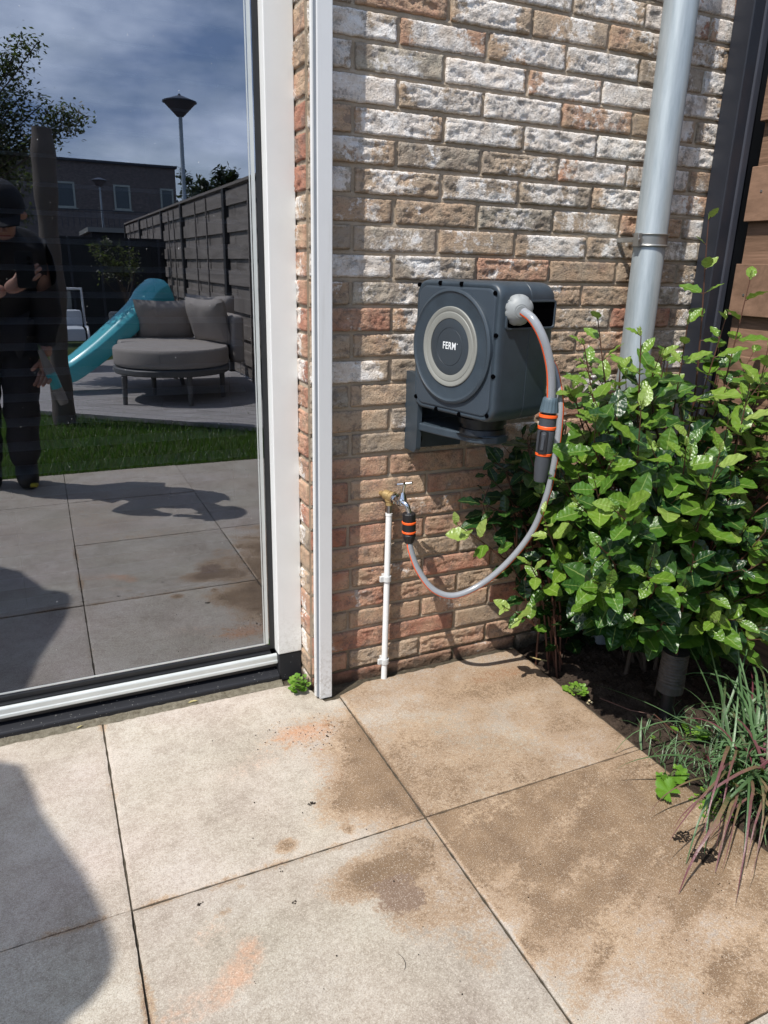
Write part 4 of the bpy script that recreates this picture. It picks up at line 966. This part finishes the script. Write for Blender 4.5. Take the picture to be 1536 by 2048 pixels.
clump('pebble', 'pair of brown crumbs at the right end of the orange stain', gr(655, 1472), .008, 5, M['dirt'], 'pebble', .7)
clump('pebble', 'small brown crumb between the stain and the open joint', gr(720, 1478), .003, 2, M['dirt'], 'pebble', .7)
clump('pebble', 'pale cream stone in the soil at the slab edge', gr(1179, 1405, -.01), .013, 5, simple('cream stone', (.62, .52, .32), .8, var=.3, scale=120), 'pebble', .8)
clump('pebble', 'orange clay crumb beside the flat weed', gr(1143, 1392, -.005), .007, 4, simple('orange clay', (.40, .16, .06), .9, var=.3, scale=90), 'pebble', .8)
clump('pebble', 'reddish crumb in the orange stain nearest the white post', gr(644, 1499), .004, 4, simple('red clay', (.45, .13, .07), .9, var=.2, scale=90), 'pebble', .3)
mcr = MB()
cr_n = 0
for _ in range(260):
    px, py = random.choice([(random.uniform(480, 1536), random.uniform(1430, 2040)), (random.gauss(610, 60), random.gauss(1470, 18)), (random.gauss(1430, 40), random.gauss(1730, 40))]); g = gr(px, py)
    if g.x > 1.225 or g.y > 1.6: continue
    s_ = random.uniform(.0005, .0016); k = 5; R = [[g + Vector((math.cos(2 * math.pi * i / k) * s_ * q * random.uniform(.7, 1.3), math.sin(2 * math.pi * i / k) * s_ * q * random.uniform(.7, 1.3), z_)) for i in range(k)] for q, z_ in ((1, 0), (.9, s_ * .6), (.3, s_ * .9))]
    mcr.rings(R, True, True, smooth=False)
tag(mcr.build('grit', M['dirt']), 'fine dark grit scattered over the paving slabs', 'grit', kind='stuff')
mcr = MB()
for _ in range(1500):
    x, y = random.uniform(1.24, 1.8), random.uniform(.55, 1.62); s_ = random.uniform(.001, .006) * random.random() + .001; k = 6; g = Vector((x, y, -.012 + .010 * FB(x * 6, y * 6) + .014 * max(-.3, FB(x * 19, y * 19, 2)) + .03 * min(1, (x - 1.226) * 3) - .008))
    R = [[g + Vector((math.cos(2 * math.pi * i / k) * s_ * q * random.uniform(.7, 1.3), math.sin(2 * math.pi * i / k) * s_ * q * random.uniform(.7, 1.3), z_)) for i in range(k)] for q, z_ in ((.9, -s_), (1, s_ * .1), (.8, s_ * .6), (.3, s_ * .9))]
    mcr.rings(R, True, True, smooth=False)
tag(mcr.build('soil_crumbs', M['soil']), 'loose crumbs of dark garden soil in the bed', 'soil', kind='stuff')
def dryleaf(px, py, L_, rot, label, col='x'):
    LV = Leaves(); a = math.radians(rot); LV.add(gr(px, py, .002), (math.cos(a), math.sin(a), .05), (0, 0, 1), L_, L_ * .28, .5, leaf_template(8, .05, .5, -.15))
    if 'dry' not in M: M['dry'] = leaf_mat('dry leaf', [(0, (.45, .36, .16)), (1, (.58, .50, .26))], .7, .2)
    tag(LV.build('dry_leaf', M['dry']), label, 'leaf')
dryleaf(375, 1407, .028, 0, 'curled yellow dry leaf on the cement joint by the sill'); dryleaf(153, 1457, .016, 20, 'small yellow dry leaf on the slab at the left by the sill')
mb = MB(); g = gr(795, 1925); mb.tube([g + Vector((.012 * math.cos(t) , .018 * math.sin(t), .001)) for t in [i * .16 - 1.2 for i in range(14)]], .00035, 5); tag(mb.build('twig', M['dirt']), 'thin curved dark fibre on the front middle slab', 'twig')
mb = MB(); mb.tube([gr(1200, 1396, .02), gr(1260, 1420, .03), gr(1310, 1430, .03), gr(1390, 1500, .02)], .0014, 6); tag(mb.build('twig', M['stem']), 'thin dark twig across the soil in front of the ribbed stub', 'twig')
mb = MB(); mb.tube([gr(1060, 1313, .008), gr(1075, 1318, .012), gr(1095, 1322, .006)], .0018, 6); tag(mb.build('twig', M['dry']), 'short pale twig on the shaded soil by the wall', 'twig')

# ================================================================== GARDEN BEHIND THE CAMERA (seen in the glass)
lg = empty('log_post', (.10, -2.156, 0)); tag(lg, 'rough weathered log post standing at the deck edge, mirrored in the glass', 'post')
mb = MB(); LP = spline([(.098, -2.156, -.05), (.104, -2.156, .25), (.116, -2.156, .6), (.130, -2.156, .95), (.140, -2.156, 1.3), (.155, -2.156, 1.65), (.168, -2.156, 1.915)], 8)
mb.tube(LP, [.070 + .007 * math.sin(k * .35) + .004 * math.sin(k * .9) for k in range(len(LP))], 24); mb.build('trunk', M['logwood'], lg, tint=True)
# --- sofa
M['fab'] = simple('taupe fabric', (.34, .30, .265), .85, var=.08, scale=60, bump=.3, bscale=400)
M['fabm'] = simple('taupe metal', (.11, .105, .10), .5, var=.1)
sf = empty('garden_sofa', (.98, -2.9, 0)); tag(sf, 'rounded taupe garden sofa with thin legs on the deck, mirrored in the glass', 'sofa')
def blobrow(pts, z0, z1, r, name, mat, parent):
    mb = MB(); n = len(pts); c = sum((Vector((x, y, 0)) for x, y in pts), Vector()) / n; R = []
    for z, ins in ((z0, .02), (z0 + .01, .004), (z0 + r, 0), (z1 - r, 0), (z1 - r * .4, .012), (z1 - .002, .035), (z1, .09), (z1 + .006, .25)):
        R.append([Vector((c.x + (x - c.x) * (1 - ins * (1 if ins < .2 else 1)), c.y + (y - c.y) * (1 - ins), z)) for x, y in pts])
    mb.rings(R, True, True); return mb.build(name, mat, parent)
SC = (1.00, -2.86)
def ell(cx, cy, rx, ry, a0=0, a1=360, n=40): return [(cx + rx * math.cos(math.radians(a0 + (a1 - a0) * i / n)), cy + ry * math.sin(math.radians(a0 + (a1 - a0) * i / n))) for i in range(n)]
blobrow(ell(*SC, .47, .47), .31, .455, .03, 'seat_cushion', M['fab'], sf)
blobrow([(.62, -3.15), (.60, -3.55), (1.0, -3.95), (1.6, -3.9), (1.66, -3.2), (1.40, -2.9), (1.1, -3.1)], .30, .462, .03, 'seat_cushion', M['fab'], sf)
blobrow(ell(*SC, .475, .475), .245, .30, .01, 'frame', M['fabm'], sf)
for (x, y) in ((.575, -2.62), (1.06, -2.42), (.86, -3.02), (1.40, -2.75)):
    mb = MB(); mb.lathe((x, y, .012), (x * .98 + SC[0] * .02, y * .98 + SC[1] * .02, .25), [(0, .018), (1, .024)], 12); mb.build('leg', M['fabm'], sf)
mb = MB(); mb.box((1.50, -3.5, .3), (1.60, -2.75, .70)); mb.box((.62, -4.02, .3), (1.6, -3.9, .66)); mb.build('backrest', M['fab'], sf, .03, 3)
def pillow(c, rx, rz, th, ang, tilt, name='garden_cushion', label=''):
    mb = MB(); n = 14; V = []
    A = Matrix.Rotation(math.radians(ang), 3, 'Z') @ Matrix.Rotation(math.radians(tilt), 3, 'X')
    for s_ in (1, -1):
        for j in range(n + 1):
            for i in range(n + 1):
                u, v = i / n * 2 - 1, j / n * 2 - 1; e = (1 - u ** 4) * (1 - v ** 4); pin = 1 - .10 * (1 - abs(u)) * v * v - 0; pin2 = 1 - .10 * (1 - abs(v)) * u * u
                h_ = th * max(0, e) ** .5 * (1 + .10 * N3(u * 3, v * 3, c[0] * 9)) + .006 * N3(u * 9 + c[1], v * 2, 1)
                V.append(Vector(c) + A @ Vector((u * rx * pin2, s_ * h_, v * rz * pin)))
    F = []; m = n + 1
    for s_ in (0, 1):
        for j in range(n):
            for i in range(n):
                q = [s_ * m * m + j * m + i, s_ * m * m + j * m + i + 1, s_ * m * m + (j + 1) * m + i + 1, s_ * m * m + (j + 1) * m + i]; F.append(q if s_ else q[::-1])
    mb.add(V, F, 0, True); tag(mb.build(name, M['fab']), label, 'cushion', 'cushions on the garden sofa')
pillow((1.05, -3.42, .62), .26, .19, .085, 8, -18, label='left taupe cushion leaning back on the sofa, half behind the slide')
pillow((1.36, -3.02, .64), .24, .20, .085, 62, -16, label='front right taupe cushion standing on the round sofa seat')
pillow((1.46, -3.34, .66), .24, .19, .08, 40, -12, label='taupe cushion behind the front right one on the sofa')
mb = MB(); wb = Vector((1.28, -3.62, .47)); mb.lathe(wb, wb + e3 * .34, [(0, .035), (.1, .04), (.55, .04), (.72, .02), (.8, .014), (1, .014)], 16); gmx = NT('bottle plastic'); gmx.set(color=(.55, .7, .75), rough=.1, trans=.7)
tag(mb.build('bottle', gmx.m), 'clear pale plastic bottle standing behind the sofa cushions', 'bottle')
# --- slide
slm = simple('turquoise plastic', (.09, .52, .56), .22, var=.06, scale=3, coat=.4)
sd_ = empty('slide', (.7, -3.6, 0)); tag(sd_, 'turquoise plastic slide running down behind the round sofa, mirrored in the glass', 'slide')
SP = spline([(1.06, -3.72, .845), (.97, -3.67, .80), (.86, -3.60, .69), (.62, -3.50, .49), (.40, -3.42, .32), (.22, -3.38, .20), (.12, -3.36, .17)], 6); mb = MB(); R = []
for k, p in enumerate(SP):
    a = (SP[min(k + 1, len(SP) - 1)] - SP[max(k - 1, 0)]).normalized(); s_ = Vector((0, 0, 1)).cross(a).normalized(); u = a.cross(s_); fl = 1 + .30 * max(0, 1 - k / 9)
    prof = [(-.17, -.10), (-.185, .0), (-.175, .09), (-.13, .135), (-.07, .150), (0, .152), (.07, .150), (.13, .135), (.175, .09), (.185, .0), (.17, -.10), (.0, -.12)]
    R.append([p + s_ * (x * fl * .8) + u * (z * fl * .68) for x, z in prof])
mb.rings(R, True, True); mb.build('chute', slm, sd_, .006)
mb = MB()
for s_ in (-.17, .17): mb.tube([(1.06, -3.72 + s_ * .7, .80), (1.20, -3.76 + s_ * 1.2, .0)], .02, 10)
for z in (.2, .42, .62): mb.tube([(1.19 - z * .14, -3.88, z), (1.19 - z * .14, -3.58, z)], .015, 8)
mb.build('ladder', M['fabm'], sd_)
# --- lounge chair
lc = empty('lounge_chair', (.2, -5, 0)); tag(lc, 'white framed garden chair with pale cushions behind the log post', 'chair')
mb = MB()
for x in (-.08, .47): mb.tube(spline([(x, -4.75, 0), (x, -4.78, .42), (x, -5.2, .45), (x, -5.3, .80), (x, -5.31, .82)], 6), .013, 10)
mb.tube([(-.08, -5.31, .82), (.47, -5.31, .82)], .013, 10); mb.build('frame', M['white2'], lc)
pc = simple('pale cushion', (.50, .53, .57), .85, var=.05)
blobrow([(-.05, -4.75), (.44, -4.75), (.44, -5.22), (-.05, -5.22)], .32, .44, .03, 'seat_cushion', pc, lc); blobrow([(-.05, -5.12), (.44, -5.12), (.44, -5.27), (-.05, -5.27)], .44, .60, .03, 'back_cushion', pc, lc)
mb = MB(); mb.box((-.06, -5.33, .45), (.36, -5.31, .80)); mb.build('back_panel', M['ring'], lc)
# --- dark rear fence, shed roof, railing
drk = simple('dark garden screen', (.018, .018, .020), .8, var=.3)
rfn = empty('garden_screen', (-1, -8, 0)); tag(rfn, 'dark solid fence across the back of the garden, mirrored in the glass', 'fence')
mb = MB(); mb.box((-6, -8.1, 0), (1.78, -8.0, 1.43)); mb.build('panel', drk, rfn)
mb = MB()
for k in range(20): mb.box((-5.9 + k * .4, -7.998, 0), (-5.87 + k * .4, -7.98, 1.42))
mb.build('batten', M['anthracite2'], rfn)
car = empty('carport', (2, -20, 0)); tag(car, 'low pale flat roof with thin railing in front of the far brick house', 'shed')
mb = MB(); mb.box((1.6, -24, 1.9), (5.5, -20, 2.02)); mb.build('roof', M['ring'], car)
mb = MB()
for k in range(40): mb.box((1.6 - 2 + k * .15, -19.99, 2.02), (1.62 - 2 + k * .15, -19.97, 2.45))
mb.box((-.4, -20, 2.44), (5.6, -19.96, 2.47)); mb.build('railing', M['anthracite2'], car)
mb = MB(); mb.box((1.7, -23.9, -.1), (5.4, -20.1, 1.9)); mb.build('wall', drk, car)
# --- brick house far behind
hb = NT('grey brown house brick'); cc_ = hb.coord(); bt = hb.n('ShaderNodeTexBrick', {'Vector': cc_, 'Scale': 4.2, 'Color1': (.13, .115, .11, 1), 'Color2': (.19, .16, .15, 1), 'Mortar': (.10, .09, .09, 1), 'Mortar Size': .012})
rt_ = hb.n('ShaderNodeMapping', {'Vector': cc_}); rt_.inputs['Rotation'].default_value = (math.radians(90), 0, 0); hb.l(rt_.outputs[0], bt.inputs['Vector']); hb.set(color=bt.outputs[0], rough=.9)
hs = empty('house', (0, -42, 0)); tag(hs, 'long flat roofed grey brown brick house with white framed windows beyond the garden', 'house')
HY = -39.5; 
mb = MB(); mb.box((-14, HY - 8, -.1), (7.5, HY, 5.82)); mb.build('wall', hb.m, hs)
mb = MB(); mb.box((-14.1, HY - 8.1, 5.823), (7.6, HY + .1, 5.95)); mb.build('roof', M['anthracite'], hs)
wf = simple('pale window frame', (.38, .42, .38), .6, var=.1); wg = simple('house window glass', (.06, .08, .10), .08, var=.2, scale=1)
for (xa, xb, za, zb_) in ((.8 - 3.2, 1.75 - 3.2, 3.6, 4.9), (1.55, 2.48, 3.63, 4.85), (4.32, 5.15, 3.63, 4.85), (6.66, 7.35, 3.63, 4.80), (-5.6, -4.7, 3.6, 4.9)):
    mb = MB(); t_ = .09; mb.box((xa, HY, za), (xa + t_, HY + .05, zb_)); mb.box((xb - t_, HY, za), (xb, HY + .05, zb_)); mb.box((xa + t_, HY, zb_ - t_), (xb - t_, HY + .05, zb_)); mb.box((xa - .1, HY, za - .03), (xb + .1, HY + .09, za)); mb.box((xa + t_, HY, za), (xb - t_, HY + .05, za + t_)); w_ = mb.build('window', wf, hs)
    mb = MB(); mb.box((xa + t_ + .002, HY + .002, za + t_ + .002), (xb - t_ - .002, HY + .02, zb_ - t_ - .002)); mb.build('pane', wg, w_)
mb = MB(); mb.box((3.4, HY - 3, 5.95), (3.9, HY - 2.6, 6.15)); mb.build('chimney', M['ring'], hs)
# --- street lamps
def lamp(x, y, ztop, s, label):
    e = empty('street_lamp', (x, y, 0)); tag(e, label, 'street lamp', 'cone headed street lamps beyond the garden')
    mb = MB(); mb.lathe((x, y, -.1), (x, y, ztop - .40 * s), [(0, .075), (.25, .07), (.26, .05), (1, .038)], 14); mb.build('pole', M['zinc'], e)
    mb = MB(); mb.lathe((x, y, ztop - .42 * s), (x, y, ztop - .16 * s), [(0, .06 * s), (.1, .09 * s), (1, .325 * s)], 32, cap=False); gs = simple('lamp shade glass', (.13, .13, .15), .35, var=.1) if 'lsg' not in M else M['lsg']; M['lsg'] = gs; mb.build('lamp_shade', gs, e)
    mb = MB(); mb.lathe((x, y, ztop - .16 * s), (x, y, ztop), [(0, .345 * s), (.15, .345 * s), (.75, .07 * s), (.8, .03 * s), (1, .02 * s)], 32); mb.build('lamp_cap', M['anthracite2'], e)
lamp(3.13, -13.44, 4.36, 1.0, 'near street lamp with cone shaped head rising above the board fence'); lamp(3.2, -34, 4.65, 1.0, 'far street lamp standing in front of the brick house')
# --- trees in the garden
def tree(name, label, cat, trunk, tips, nl, L_, mat, spread=.25, group=None, tr=.05):
    e = empty(name, trunk[0]); tag(e, label, cat, group); LV = Leaves(); mbS = MB(); mbS.tube(spline(trunk, 6), [tr * (1 - .5 * k / (len(trunk) * 6)) for k in range((len(trunk) - 1) * 6 + 1)], 10)
    simple_leaf = (np.array([(0, 0, 0), (.5, .5, .06), (1, 0, 0), (.5, -.5, .06)]), np.array([(0, 3, 2, 1)]), np.array([(0, 0, 0)] * 4))
    for tp_ in tips:
        tp_ = Vector(tp_); b = Vector(trunk[-1]).lerp(Vector(trunk[-2]), random.random() * .6); pts = spline([b, b.lerp(tp_, .4) + Vector((random.gauss(0, .08), random.gauss(0, .08), .10)), b.lerp(tp_, .75) + Vector((random.gauss(0, .04), 0, .06)), tp_], 6); mbS.tube(pts, [tr * .13 * (1 - .8 * k / len(pts)) + .002 for k in range(len(pts))], 6)
        for _ in range(nl):
            k = random.randint(int(len(pts) * .35), len(pts) - 1); sg = spread * .4 * (1.15 - .8 * k / len(pts)); p = pts[k] + Vector((random.gauss(0, sg), random.gauss(0, sg), random.gauss(0, sg))); d = Vector((random.gauss(0, 1), random.gauss(0, 1), random.gauss(-.1, .6)))
            LV.add(p, d, (random.gauss(0, .5), random.gauss(0, .5), 1), L_ * random.uniform(.6, 1.3), L_ * .5, random.random(), simple_leaf)
    mbS.build('trunk', M['bark'], e); LV.build('crown', M[mat], e)
tips = [rf(x, y, Y) for x, y, Y in ((75, 85, -4.0), (40, 75, -4.1), (178, 232, -4.0), (150, 225, -4.1), (130, 215, -4.2), (110, 270, -4.2), (160, 245, -4.0), (90, 205, -4.1), (60, 180, -4.0), (30, 130, -4.2), (20, 105, -4.2), (10, 200, -4.3), (40, 240, -4.1), (55, 300, -4.2), (20, 330, -4.3), (0, 270, -4.3), (35, 385, -4.3), (10, 420, -4.4), (55, 430, -4.4), (70, 360, -4.5), (-30, 60, -4), (-40, 200, -4.2), (-30, 330, -4.4), (-60, 400, -4.5), (-90, 120, -4.3), (-120, 260, -4.4), (-70, 20, -4.3), (20, 470, -4.6), (70, 500, -4.6))]
tree('garden_tree', 'airy spring leaved tree at the left of the garden, mirrored in the glass', 'tree', [(-.75, -4.4, -.05), (-.70, -4.4, .7), (-.62, -4.35, 1.2), (-.5, -4.3, 1.6)], tips, 330, .045, 'treeleaf', .26)
tips = [rf(x, y, Y) for x, y, Y in ((185, 487, -5.2), (210, 480, -5.1), (235, 490, -5.1), (262, 500, -5.2), (270, 525, -5.2), (240, 530, -5.0), (215, 515, -5.1), (195, 505, -5), (255, 550, -5.1))]
tree('olive_tree', 'small grey green olive tree beside the deck, mirrored in the glass', 'tree', [(.93, -5.1, -.02), (.92, -5.1, .45), (.90, -5.1, .85)], tips, 120, .040, 'treeleaf', .12, tr=.02)
tips = [Vector((3.72 + random.gauss(0, .34), -13.9 + random.gauss(0, .3), random.uniform(2.2, 3.02))) for _ in range(26)]
tree('evergreen_tree', 'dark spiky evergreen behind the fence next to the near street lamp', 'tree', [(3.6, -13.9, -.1), (3.6, -13.9, 1.0), (3.6, -13.9, 2.0)], tips, 260, .12, 'needle', .3)
# --- parasol added out of view to cast the shade on the left paving
ps = empty('shade_caster', (-1.6, .30, 0)); tag(ps, 'unseen grey parasol just outside the left edge, casting the rounded shade on the slabs', 'shade_caster')
TE = 1 / math.tan(SUN_EL); HP = 2.25
edge = [gr(*q) for q in ((0, 1522), (45, 1530), (70, 1580), (85, 1622), (120, 1675), (170, 1745), (205, 1815), (228, 1875), (234, 1915), (222, 1955), (190, 2000), (140, 2040))]
edge = [Vector((p.x, p.y, 0)) for p in edge]; cx_, cy_ = -.85, 1.10
rest = [Vector((-.16, .72, 0)), Vector((-.5, .35, 0)), Vector((-1.1, .25, 0)), Vector((-1.6, .6, 0)), Vector((-1.8, 1.1, 0)), Vector((-1.6, 1.7, 0)), Vector((-1.1, 1.95, 0)), Vector((-.5, 1.85, 0))]
E_ = edge + rest; sh = Vector((-SX, -SY, 0)) * HP * TE; mb = MB(); c_ = Vector((cx_, cy_, 0)) + sh; n = len(E_)
R = []
for f, dz in ((1, -.03), (1, 0), (.75, .12), (.4, .26), (.03, .40)):
    R.append([c_ + (p + sh - c_) * f + Vector((0, 0, HP + dz)) for p in E_])
mb.rings(R, True, False); mb.build('canopy', simple('parasol cloth', (.25, .25, .25), .9), ps)
mb = MB(); mb.lathe((c_.x, c_.y, 0), (c_.x, c_.y, HP + .42), [(0, .25), (.02, .25), (.021, .025), (1, .02)], 20); mb.build('pole', M['fabm'], ps)

# ================================================================== PERSON WITH PHONE
sk = NT('skin'); cs = sk.coord(); sk.set(color=sk.ramp(sk.noise(cs, 14, 4), [(.3, (.38, .20, .14)), (.7, (.52, .31, .23))]), rough=.5, spec=.4); b_ = sk.b; b_.inputs['Subsurface Weight'].default_value = .1
M['jacket'] = simple('black jersey', (.014, .014, .017), .9, var=.3, scale=20, bump=.3, bscale=60); M['trouser'] = simple('dark trousers', (.026, .026, .032), .9, var=.4, scale=12, bump=.4, bscale=40)
M['boot'] = simple('black boot', (.02, .02, .02), .5, var=.3); M['yellow'] = simple('yellow toe print', (.42, .36, .02), .5)
def ensure_skin(verts, edges, radii, name, mat, parent, root=0):
    me = bpy.data.meshes.new(name); bm = bmesh.new(); ly = bm.verts.layers.skin.verify(); vs = [bm.verts.new(v) for v in verts]
    for a, b in edges: bm.edges.new((vs[a], vs[b]))
    for v, r, i in zip(vs, radii, range(len(vs))):
        v[ly].radius = r if isinstance(r, tuple) else (r, r); v[ly].use_root = (i == root)
    bm.to_mesh(me); bm.free(); me.materials.append(mat); o = bpy.data.objects.new(name, me); COL.objects.link(o)
    a = o.modifiers.new('skin', 'SKIN'); a.use_smooth_shade = True; s_ = o.modifiers.new('sub', 'SUBSURF'); s_.levels = s_.render_levels = 2
    if parent: o.parent = parent; o.matrix_parent_inverse = parent.matrix_basis.inverted()
    return o
# joints (the person stoops over the phone): x right of the photo, y towards the wall
pel = (-.155, -.47, .80); che = (-.115, -.40, 1.06); nek = (-.10, -.27, 1.22); hed = (-.085, -.16, 1.275)
phc = Vector((-.022, -.012, 1.066))
shR, elR, wrR = (.035, -.34, 1.13), (.045, -.42, .86), (.020, -.36, .66)      # hanging arm (holds the bottle)
shL, elL, wrL = (-.27, -.34, 1.13), (-.27, -.20, .92), (-.11, -.075, .985)     # arm that holds the phone
kR, aR = (-.115, -.42, .46), (-.140, -.50, .09); kL, aL = (-.29, -.42, .46), (-.31, -.56, .09)
hR, hL = (-.085, -.46, .78), (-.225, -.46, .78)
V = [pel, che, nek, hed, (hed[0] + .0, hed[1] + .02, hed[2] + .075), shR, elR, wrR, shL, elL, wrL, hR, kR, aR, hL, kL, aL, (hed[0] + .01, hed[1] + .055, hed[2] - .035)]
Ed = [(0, 1), (1, 2), (2, 3), (3, 4), (1, 5), (5, 6), (6, 7), (1, 8), (8, 9), (9, 10), (0, 11), (11, 12), (12, 13), (0, 14), (14, 15), (15, 16), (3, 17)]
Rd = [(.13, .10), (.13, .10), .052, .075, .07, .05, .038, .026, .05, .038, .027, .075, .05, .04, .075, .05, .04, .035]
per = ensure_skin(V, Ed, Rd, 'person', sk.m, None); tag(per, 'person in black cap and dark clothes stooping over a raised phone, bottle in lowered hand', 'person')
# hands: palm + separate fingers, parts of the skin surface added as chains
def hand(wr, dirv, side, nrm, curl, name='hand'):
    wr, dv, sv, nv = Vector(wr), Vector(dirv).normalized(), Vector(side).normalized(), Vector(nrm).normalized(); vs = [wr, wr + dv * .045]; ed = [(0, 1)]; rd = [.024, (.030, .016)]
    for f, (o_, l_) in enumerate(((-.030, .072), (-.010, .080), (.010, .075), (.029, .060))):
        k = len(vs); p = wr + dv * .078 + sv * o_; vs.append(p); ed.append((1, k)); rd.append(.0105); a = dv.copy()
        for j in range(3): a = (a * math.cos(curl) + nv * math.sin(curl)); p = p + a * l_ / 3; vs.append(p); ed.append((k + j, k + j + 1)); rd.append(.0092 - .0008 * j)
    k = len(vs); p = wr + dv * .03 - sv * .032 + nv * .01; vs.append(p); ed.append((1, k)); rd.append(.013)
    for j in range(2): p = p + (dv * .6 - sv * .35 + nv * .7).normalized() * .028; vs.append(p); ed.append((k + j, k + j + 1)); rd.append(.0105 - j * .001)
    return ensure_skin(vs, ed, rd, name, sk.m, per)
hand(wrL, (.75, .35, .42), (-.2, -.35, .9), (.25, .1, .3), .28); hand(wrR, (-.15, .2, -1), (.9, .3, 0), (-.3, .9, .1), .55)
jk = ensure_skin([(pel[0], pel[1], pel[2] - .04), pel, che, nek, shR, elR, (wrR[0] + .005, wrR[1], wrR[2] + .04), shL, elL, (wrL[0] - .035, wrL[1] - .03, wrL[2] - .01), (nek[0], nek[1] + .02, nek[2] + .02)],
    [(0, 1), (1, 2), (2, 3), (2, 4), (4, 5), (5, 6), (2, 7), (7, 8), (8, 9), (3, 10)], [(.150, .12), (.145, .115), (.155, .125), .085, .085, .072, .048, .085, .07, .045, .07], 'jacket', M['jacket'], per, 1); CL = bpy.data.textures.new('folds', 'CLOUDS'); CL.noise_scale = .07; dm = jk.modifiers.new('folds', 'DISPLACE'); dm.texture = CL; dm.strength = .035; dm.texture_coords = 'LOCAL'
tr = ensure_skin([pel, hR, kR, (aR[0], aR[1], aR[2] - .01), hL, kL, (aL[0], aL[1], aL[2] - .01)], [(0, 1), (1, 2), (2, 3), (0, 4), (4, 5), (5, 6)], [(.135, .11), .105, .090, .072, .105, .090, .072], 'trousers', M['trouser'], per); dm = tr.modifiers.new('folds', 'DISPLACE'); dm.texture = CL; dm.strength = .03
for a in (aR, aL):
    a = Vector(a); bt_ = ensure_skin([a + Vector((0, -.03, .06)), a + Vector((0, -.02, -.045)), a + Vector((.01, .07, -.045)), a + Vector((.015, .13, -.055)), a + Vector((0, -.06, -.045))], [(0, 1), (1, 2), (2, 3), (1, 4)], [.060, .056, .056, .048, .046], 'boot', M['boot'], per)
mb = MB(); a = Vector(aR); mb.obox(a + Vector((.035, .155, -.055)), (.016, .006, 0), (-.004, .012, 0), (0, 0, .009)); mb.build('boot_tip', M['yellow'], per, .004)
hc = Vector((hed[0], hed[1], hed[2] + .03)); mb = MB(); fwdh = Vector((.02, .88, -.48)).normalized(); uph = Vector((0, .48, .88)).normalized(); sdh = fwdh.cross(uph)
R = []
for j in range(9):
    ph = math.radians(90 * j / 8); R.append([hc + uph * (.015 + .112 * math.sin(ph)) + (fwdh * math.cos(t) * 1.16 + sdh * math.sin(t)) * (.092 * math.cos(ph) + .001) for t in [2 * math.pi * i / 24 for i in range(24)]])
mb.rings(R[::-1], True, True); 
pk = [hc + uph * .022 + fwdh * .085 + sdh * x for x in (-.07, -.035, 0, .035, .07)]; pe = [hc + uph * .008 + fwdh * (.165 - abs(x) * .4) + sdh * x for x in (-.06, -.03, 0, .03, .06)]
mb.rings([pk, pe], False, False); mb.rings([[p - uph * .006 for p in pe], [p - uph * .006 for p in pk]], False, False); mb.build('cap', M['jacket'], per)
mb = MB(); nb = hc + fwdh * .086 - uph * .03; mb.lathe(nb + uph * .02 - fwdh * .012, nb - uph * .018 + fwdh * .018, [(0, .006), (.6, .010), (1, .012)], 10)
mb.build('nose', sk.m, per)
for s_ in (-1, 1): 
    mb = MB(); p = hc + sdh * (.030 * s_) + fwdh * .078 - uph * .012; mb.lathe(p, p + fwdh * .01, [(0, .009), (.6, .008), (1, .003)], 12); mb.build('eye', M['deep_black'], per)
mb = MB(); p = hc + fwdh * .088 - uph * .072; mb.obox(p, sdh * .022, fwdh * .004, uph * .004); mb.build('mouth', simple('lips', (.33, .12, .10), .5), per, .003)
for s_ in (-1, 1): mb = MB(); p = hc + sdh * (.078 * s_) - uph * .02; mb.lathe(p - fwdh * .01, p + fwdh * .01 , [(0, .012), (.5, .02), (1, .012)], 12); mb.build('ear', sk.m, per)
phn = empty('phone', phc); tag(phn, 'black phone held up in front of the stooping person', 'phone')
mb = MB(); R = []
for y, ins in ((-.016, .002), (-.015, 0), (-.009, 0), (-.008, .002)): R.append([Vector((phc.x + a, y, phc.z + b)) for a, b in rrect(.036 - ins, .074 - ins, .010, 5)])
mb.rings(R, True, True); mb.build('body', M['reeldark'], phn)
mb = MB(); R = [[Vector((phc.x + a, y, phc.z + b)) for a, b in rrect(.037 - i, .075 - i, .011, 5)] for y, i in ((-.014, .0), (-.0105, .0))]; mb.rings(R, True, False); mb.build('rim', M['chrome'], phn)
mb = MB(); 
for dx, dz in ((.018, .045), (.018, .022)): mb.lathe((phc.x + dx, -.008, phc.z + dz), (phc.x + dx, -.0065, phc.z + dz), [(0, .008), (1, .0075)], 16)
mb.build('lens', M['deep_black'], phn)
bt0 = rf(80, 700, -.33); bt1 = rf(128, 808, -.33); sb_ = empty('spray_bottle', bt0); tag(sb_, 'slim clear bottle with a teal band hanging from the lowered hand of the person', 'bottle'); D2 = bt1 - bt0
k3 = dict(A=bt0, D=D2)
bm_ = simple('clear grey plastic', (.28, .27, .25), .3)
seg(sb_, 'neck', bm_, [(0, .013), (.1, .015), (.3, .022), (.42, .024)], 20, **k3); seg(sb_, 'band', slm, [(.42, .0248), (.70, .0248)], 24, **k3); seg(sb_, 'body', bm_, [(.70, .0245), (.95, .0245), (1, .020)], 24, **k3)
